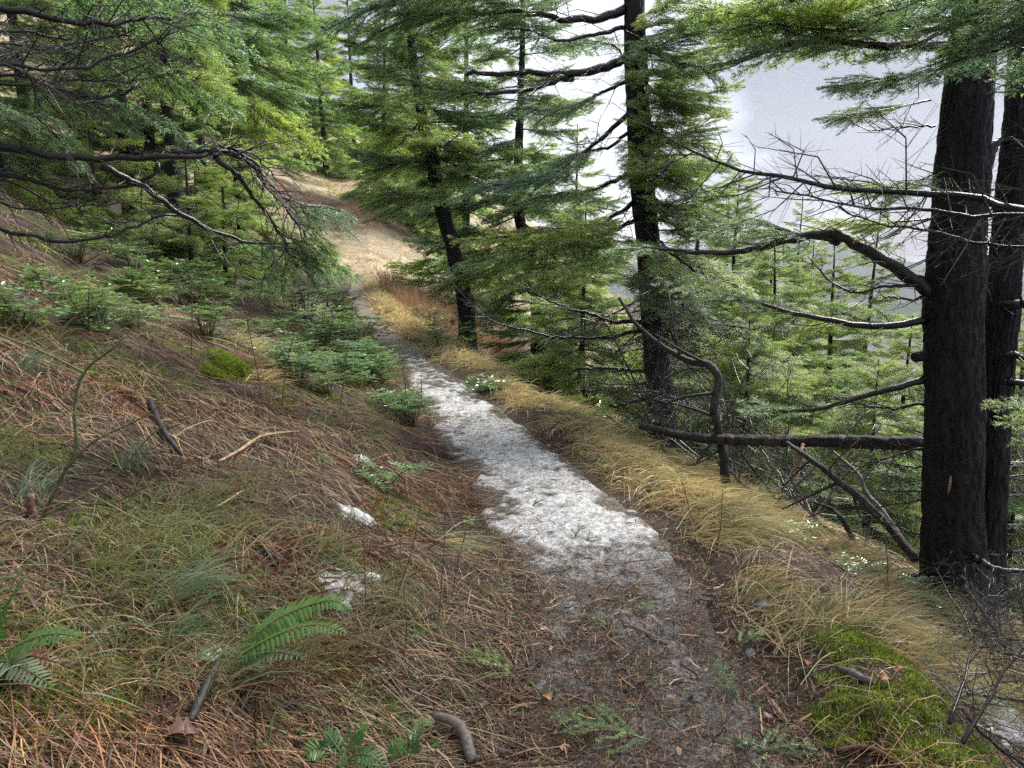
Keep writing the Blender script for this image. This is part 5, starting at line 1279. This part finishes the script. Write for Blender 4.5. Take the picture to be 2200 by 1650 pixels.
fern((490, 1440), 'bright green sword fern with arching fronds at lower left',
     [([(520, 1395, .02), (580, 1340, .03), (650, 1305, .03), (715, 1290, .0), (752, 1310, -.03)], 30, .075, 'green'),
      ([(530, 1400, -.02), (600, 1362, -.04), (680, 1342, -.06), (745, 1360, -.10)], 26, .06, 'green'),
      ([(540, 1415, -.04), (590, 1400, -.08), (655, 1412, -.13)], 16, .045, 'pale'),
      ([(480, 1405, .0), (450, 1400, -.02), (425, 1410, -.04)], 12, .035, 'pale'),
      ([(520, 1450, -.05), (580, 1470, -.10), (650, 1470, -.14)], 16, .055, 'dead'),
      ([(510, 1480, -.05), (550, 1530, -.10), (580, 1580, -.12)], 16, .05, 'dead'),
      ([(500, 1470, -.05), (520, 1520, -.08), (545, 1600, -.16)], 14, .05, 'dead'),
      ([(530, 1460, -.02), (600, 1440, -.05), (690, 1470, -.1)], 16, .045, 'dead')], 800)
fern((-30, 1440), 'sword fern cut by the left edge of the picture',
     [([(-10, 1350, .02), (20, 1290, .02), (50, 1240, .0)], 18, .055, 'deep'), ([(40, 1385, .0), (110, 1362, -.03), (180, 1368, -.06)], 20, .05, 'deep'),
      ([(10, 1420, -.03), (60, 1440, -.06), (115, 1475, -.10)], 16, .045, 'pale'), ([(20, 1420, .0), (70, 1410, .0), (130, 1425, .0)], 14, .05, 'dead')], 830)
fern((745, 1640), 'small glossy fern at the bottom edge left of the arched root',
     [([(700, 1610, .0), (670, 1610, -.02), (640, 1640, -.05)], 10, .04, 'green'), ([(755, 1590, .02), (775, 1570, .02), (790, 1565, .01)], 10, .04, 'green'),
      ([(720, 1600, .02), (705, 1580, .02), (690, 1570, .0)], 10, .04, 'deep'), ([(770, 1620, -.02), (800, 1625, -.04), (830, 1650, -.06)], 10, .04, 'deep')], 860)
fern((868, 1650), 'little fern just right of the small glossy fern',
     [([(860, 1620, .0), (850, 1600, .0), (840, 1590, -.01)], 9, .035, 'green'), ([(880, 1610, .02), (895, 1590, .02), (905, 1580, .0)], 9, .035, 'deep')], 880)
fern((855, 640), 'upright sword fern beside the distant trail under the meadow',
     [([(850, 600, .0), (845, 570, -.2), (835, 548, -.4)], 14, .18, 'deep'), ([(862, 590, .0), (870, 570, .1), (885, 560, .2)], 14, .18, 'green'), ([(840, 610, -.2), (820, 590, -.4), (805, 590, -.6)], 12, .18, 'deep'), ([(856, 590, .1), (858, 560, .2), (862, 540, .2)], 14, .16, 'green')], 890)
fern((800, 800), 'pale fern at the trail edge below the glossy shrubs', [([(780, 785, .0), (755, 770, -.1), (735, 772, -.2)], 16, .08, 'pale'), ([(815, 785, .0), (830, 775, -.1), (845, 785, -.2)], 14, .07, 'pale'), ([(800, 775, .0), (800, 750, -.05), (795, 740, -.1)], 14, .07, 'green')], 910)

# --- glossy broad-leaved shrubs (pinnate leaves)
def shrub_geo(seed, stems=10, h=(.28, .55), pal=None):
    rng = np.random.default_rng(seed); S = Geo(); Lf = Geo()
    pal = pal or [(.13, .24, .10), (.17, .29, .11), (.11, .21, .11), (.24, .33, .13)]
    for s in range(stems):
        a = rng.uniform(0, 6.28); sp = rng.uniform(.05, .35); H = rng.uniform(*h)
        top = A([math.cos(a) * sp, math.sin(a) * sp, H]); P = spline([A([math.cos(a) * .04, math.sin(a) * .04, 0]), top * A([.5, .5, .6]), top], 6)
        add_tube(S, P, np.linspace(.005, .003, 6), 4, A([.09, .06, .04]))
        for k in range(7):
            az = rng.uniform(0, 6.28); p = P[5] if k < 4 else P[3 + k % 2]
            L = rng.uniform(.11, .19); d = nrm(A([math.cos(az), math.sin(az), rng.uniform(.0, .6)])); e = p + d * L + A([0, 0, -.25 * L])
            prisms(S, p[None], e[None], .0016, .001, A([.12, .11, .05]))
            col = pick(pal, 1, .15, rng)[0]
            B = nrm(np.cross(d, A([0, 0, 1.])))
            for q in range(9):
                f = 1.0 if q == 8 else .25 + .72 * (q // 2) / 4
                sg = 0 if q == 8 else (1 if q % 2 else -1)
                bp = p + (e - p) * f; dd = nrm(B * sg + d * (.45 if sg else 1) + rng.normal(0, .1, 3)); l = rng.uniform(.035, .055); w = l * .24
                U = nrm(np.cross(dd, nrm(np.cross(A([0, 0, 1.]) + rng.normal(0, .25, 3), dd)))); X = np.cross(dd, U)
                V = A([bp, bp + dd * l * .35 - X * w + U * .3 * w, bp + dd * l * .4, bp + dd * l * .35 + X * w + U * .3 * w, bp + dd * l * .75 - X * w * .7 + U * .2 * w, bp + dd * l * .75 + X * w * .7 + U * .2 * w, bp + dd * l])
                Lf.add(V, A([[0, 1, 2], [0, 2, 3], [1, 4, 2], [2, 5, 3], [4, 6, 2], [2, 6, 5]]), col)
    return S.mesh('shrub_stems', M_twig), Lf.mesh('shrub_leaves', M_leaf)
SH = [shrub_geo(1), shrub_geo(2, 12), shrub_geo(3, 8, (.15, .35), [(.16, .26, .13), (.22, .32, .15)]), shrub_geo(4, 5, (.06, .16))]
SHR = [((500, 600), 1, 1.0, 'glossy shrub beneath the tip of the long hanging limb'), ((560, 610), 0, 1.0, 'glossy shrub right of the hanging limb tip'), ((620, 640), 1, 1.0, 'glossy leafy shrub third from the trail edge'),
       ((660, 690), 0, 1.1, 'glossy shrub uphill of the trail bend'), ((700, 660), 2, 1.1, 'pale shrub tucked behind the trail edge shrubs'), ((735, 720), 1, 1.0, 'biggest glossy shrub at the trail edge'),
       ((770, 760), 0, .9, 'glossy shrub nearest the trail on its left side'), ((700, 760), 1, .8, 'glossy shrub left of the nearest one'), ((800, 740), 2, .8, 'small shrub leaning over the trail'),
       ((590, 560), 2, 1.3, 'pale shrub below the hanging fir sprays'), ((450, 560), 0, 1.1, 'glossy shrub above the straw bank'), ((420, 640), 2, 1.0, 'pale leafy shrub amid grey grass'),
       ((285, 640), 3, 1.4, 'low pale creeping shrub on the left bank'), ((330, 600), 3, 1.5, 'low pale shrub beyond the creeping one'), ((830, 880), 3, 1.2, 'tiny leafy plant at the left edge of the upper slush'),
       ((825, 1050), 3, .9, 'tiny leafy sprout beside the slush'), ((945, 745), 2, .9, 'leafy plant on the grassy bank right of the trail'), ((1005, 765), 0, .7, 'glossy plant right of the trail near the leaning trunk foot'),
       ((1040, 845), 3, 1.2, 'little plant on the bare earth cut right of the trail'), ((1120, 790), 0, .7, 'glossy plant on the berm under the slim trunk'), ((1090, 760), 2, .9, 'bushy plant between berm and slim trunk'),
       ((1700, 1160), 3, .6, 'low shiny plant in the twigs left of the double trunk'), ((1830, 1230), 3, .5, 'low shiny plant on the slope before the double trunk'),
       ((1960, 1300), 3, .6, 'leafy sprout at the double trunk foot'), ((1350, 935), 3, 1.5, 'low plant in the grass by the log end'), ((930, 705), 2, 1.2, 'grey leafy bush by the leaning trunk')]
for i, ((px, py), v, s, lab) in enumerate(SHR):
    q = on_ground(px, py); r = root('glossy_shrub', q, lab, 'shrub', 'broad-leaved shrubs')
    r.rotation_euler = (0, 0, i * 1.7); s *= 1.0 if v == 3 else 1.45; r.scale = (s, s, s)
    link('stems', SH[v][0], r); link('leaves', SH[v][1], r)

rng = np.random.default_rng(808)
for i in range(60):
    yb = 6.5 * (19 / 6.5) ** rng.random(); xb = float(xc(yb) - hwid(yb)) - .15 - abs(rng.normal(0, 1.7)) * (yb / 9)
    r = root('glossy_shrub', A([xb, yb, float(g(xb, yb))]), 'glossy broad-leaved shrub in the thicket along the uphill trail edge', 'shrub', 'thicket of glossy shrubs left of the trail')
    r.rotation_euler = (0, 0, rng.uniform(0, 6.28)); s = rng.uniform(.9, 1.5) * (1 if yb > 9 else .7); r.scale = (s, s, s * .62)
    v = int(rng.integers(3)); link('stems', SH[v][0], r); link('leaves', SH[v][1], r)
for i in range(26):
    q = on_ground(rng.uniform(-20, 480), rng.uniform(440, 720), 30)
    r = root('low_shrub', q, 'low pale leafed plant in the litter high on the left bank', 'plant', 'low plants high on the left bank')
    r.rotation_euler = (0, 0, rng.uniform(0, 6.28)); s = rng.uniform(.8, 1.5); r.scale = (s, s, s * .8)
    v = 3 if rng.random() < .7 else 2; link('stems', SH[v][0], r); link('leaves', SH[v][1], r)
# --- moss mounds
def mound(px, py, rx, ry, h, seed, label, n=5000, name='moss_mound', rot=0.0, rz=0.0):
    c = on_ground(px, py); rng = np.random.default_rng(seed)
    a = np.linspace(-1, 1, 36); UX, UY = np.meshgrid(a, a); R = np.hypot(UX, UY)
    cs, sn = math.cos(rot), math.sin(rot)
    def surf(ux, uy):
        x = c[0] + (ux * rx) * cs - (uy * ry) * sn; y = c[1] + (ux * rx) * sn + (uy * ry) * cs
        r_ = np.hypot(ux, uy)
        z = g(x, y) + h * np.sqrt(np.clip(1 - r_ ** 2, 0, 1)) * (1 + 1.3 * (fbm(x * 7, y * 7, 3, seed) - .5)) - .06 * sstep(.9, 1.1, r_) + rz
        return np.stack([x, y, z], -1)
    V = surf(UX, UY)
    G = Geo(); G.add(V.reshape(-1, 3), grid_faces(36, 36), A([.07, .10, .02]))
    r = root(name, c, label, 'moss'); link('body', G.mesh('body', M_ground, origin=c, smooth=True), r)
    rr = np.sqrt(rng.random(n)) * .97; th = rng.uniform(0, 6.28, n)
    B = surf(rr * np.cos(th), rr * np.sin(th)); w = max(.005, .0016 * c[1])
    H = Geo(); pal = [(.20, .27, .05), (.26, .33, .06), (.14, .20, .04), (.34, .38, .08)]
    for _ in range(2):
        D = nrm(rng.normal(size=(n, 3)) + A([0, 0, .8])); L = rng.uniform(.015, .035, n)
        S = nrm(np.cross(D, rng.normal(size=(n, 3)))) * w * .5
        VV = np.stack([B - S * .6, B + S * .6, B + D * (L * .6)[:, None] + S, B + D * L[:, None]], 1).reshape(-1, 3)
        b_ = (np.arange(n) * 4)[:, None]; H.add(VV, np.concatenate([b_, b_ + 1, b_ + 2, b_ + 3], 1), np.repeat(pick(pal, n, .2, rng), 4, 0))
    tf = link('moss_tufts', H.mesh('moss_tufts', M_moss, origin=c), r); tf['kind'] = 'stuff'
mound(492, 790, .20, .15, .085, 3, 'rounded green moss mound over a dark hollow on the bank')
mound(462, 815, .10, .14, .06, 4, 'smaller moss lobe left of the dark hollow', 2500)
mound(95, 455, .9, .35, .35, 5, 'yellow green mossy hump under the dark left limbs', 7000, rot=-.5)
mound(215, 500, .8, .28, .28, 6, 'mossy ridge sloping down right of the mossy hump', 7000, rot=-.5)

# --- green grass tufts that stand out, rusty bracken
def tuft(px, py, n, L, az, label, pal, seed, name='grass_tuft', lean=.5, wid=.0035, droop=.6, sd=.03, cat='grass'):
    c = on_ground(px, py); rng = np.random.default_rng(seed)
    x = c[0] + rng.normal(0, sd, n); y = c[1] + rng.normal(0, sd, n); B = np.stack([x, y, g(x, y) - .01], 1)
    a = math.radians(az) + rng.normal(0, .5, n); tl = np.abs(rng.normal(lean, .22, n))
    D = np.stack([np.cos(a) * np.sin(tl), np.sin(a) * np.sin(tl), np.cos(tl)], 1); Ls = L * rng.uniform(.5, 1.1, n)
    bend = np.stack([np.cos(a) * .4, np.sin(a) * .4, -np.full(n, droop)], 1) * rng.uniform(.5, 1.2, n)[:, None]
    G = Geo(); blades(G, B, D, Ls, np.maximum(wid, .0008 * c[1]) * rng.uniform(.7, 1.2, n), bend, pick(pal, n, .2, rng), k=7)
    r = root(name, c, label, cat); t_ = link('blades', G.mesh('blades', M_grass, origin=c), r); t_['kind'] = 'stuff'
BG = [(.17, .25, .15), (.24, .31, .20), (.12, .20, .11), (.30, .35, .26)]
tuft(375, 1290, 90, .36, 25, 'green grass tuft arching right above the sword fern', BG, 1)
tuft(370, 1370, 50, .28, 0, 'lower small grass tuft left of the sword fern', BG, 2)
tuft(225, 700, 150, .5, 120, 'tall blue green grass tuft on the left bank', BG, 3, lean=.35)
tuft(150, 660, 120, .5, 140, 'grass tuft left of the tall blue green one', BG, 4, lean=.5)
tuft(60, 1080, 70, .28, 90, 'short grass tuft by the cut stub', BG, 5, lean=.3)
tuft(40, 800, 80, .3, 60, 'grass tuft at the left edge halfway up', BG, 6)
tuft(640, 740, 220, .45, -40, 'large drooping grass tuft uphill of the moss mound', BG + STRAW[:3], 7, lean=.7, sd=.2)
tuft(520, 740, 200, .4, -30, 'dry drooping grass tuft over the moss mound', YELLOW[:3] + BG[:2], 8, lean=.8, sd=.12)
tuft(560, 815, 120, .35, -30, 'straw tuft hanging over the dark hollow', YELLOW, 9, lean=.9, sd=.08)
tuft(960, 1165, 120, .35, -20, 'flattened yellow green tuft at the left rim of the slush', YELLOW[:2] + BG[:2], 10, lean=1.1, sd=.06)
tuft(280, 1010, 60, .25, 80, 'small upright tuft below the gnarled stub', BG, 11, lean=.25)
RUST = [(.32, .13, .07), (.40, .18, .10), (.25, .10, .06)]
tuft(290, 300, 260, .9, 20, 'rusty bracken clump at the foot of the uphill firs', RUST, 12, name='bracken', lean=.8, wid=.012, sd=.5, cat='bracken')
tuft(340, 290, 160, .8, 160, 'rusty bracken right of the larger clump', RUST, 13, name='bracken', lean=.8, wid=.012, sd=.4, cat='bracken')
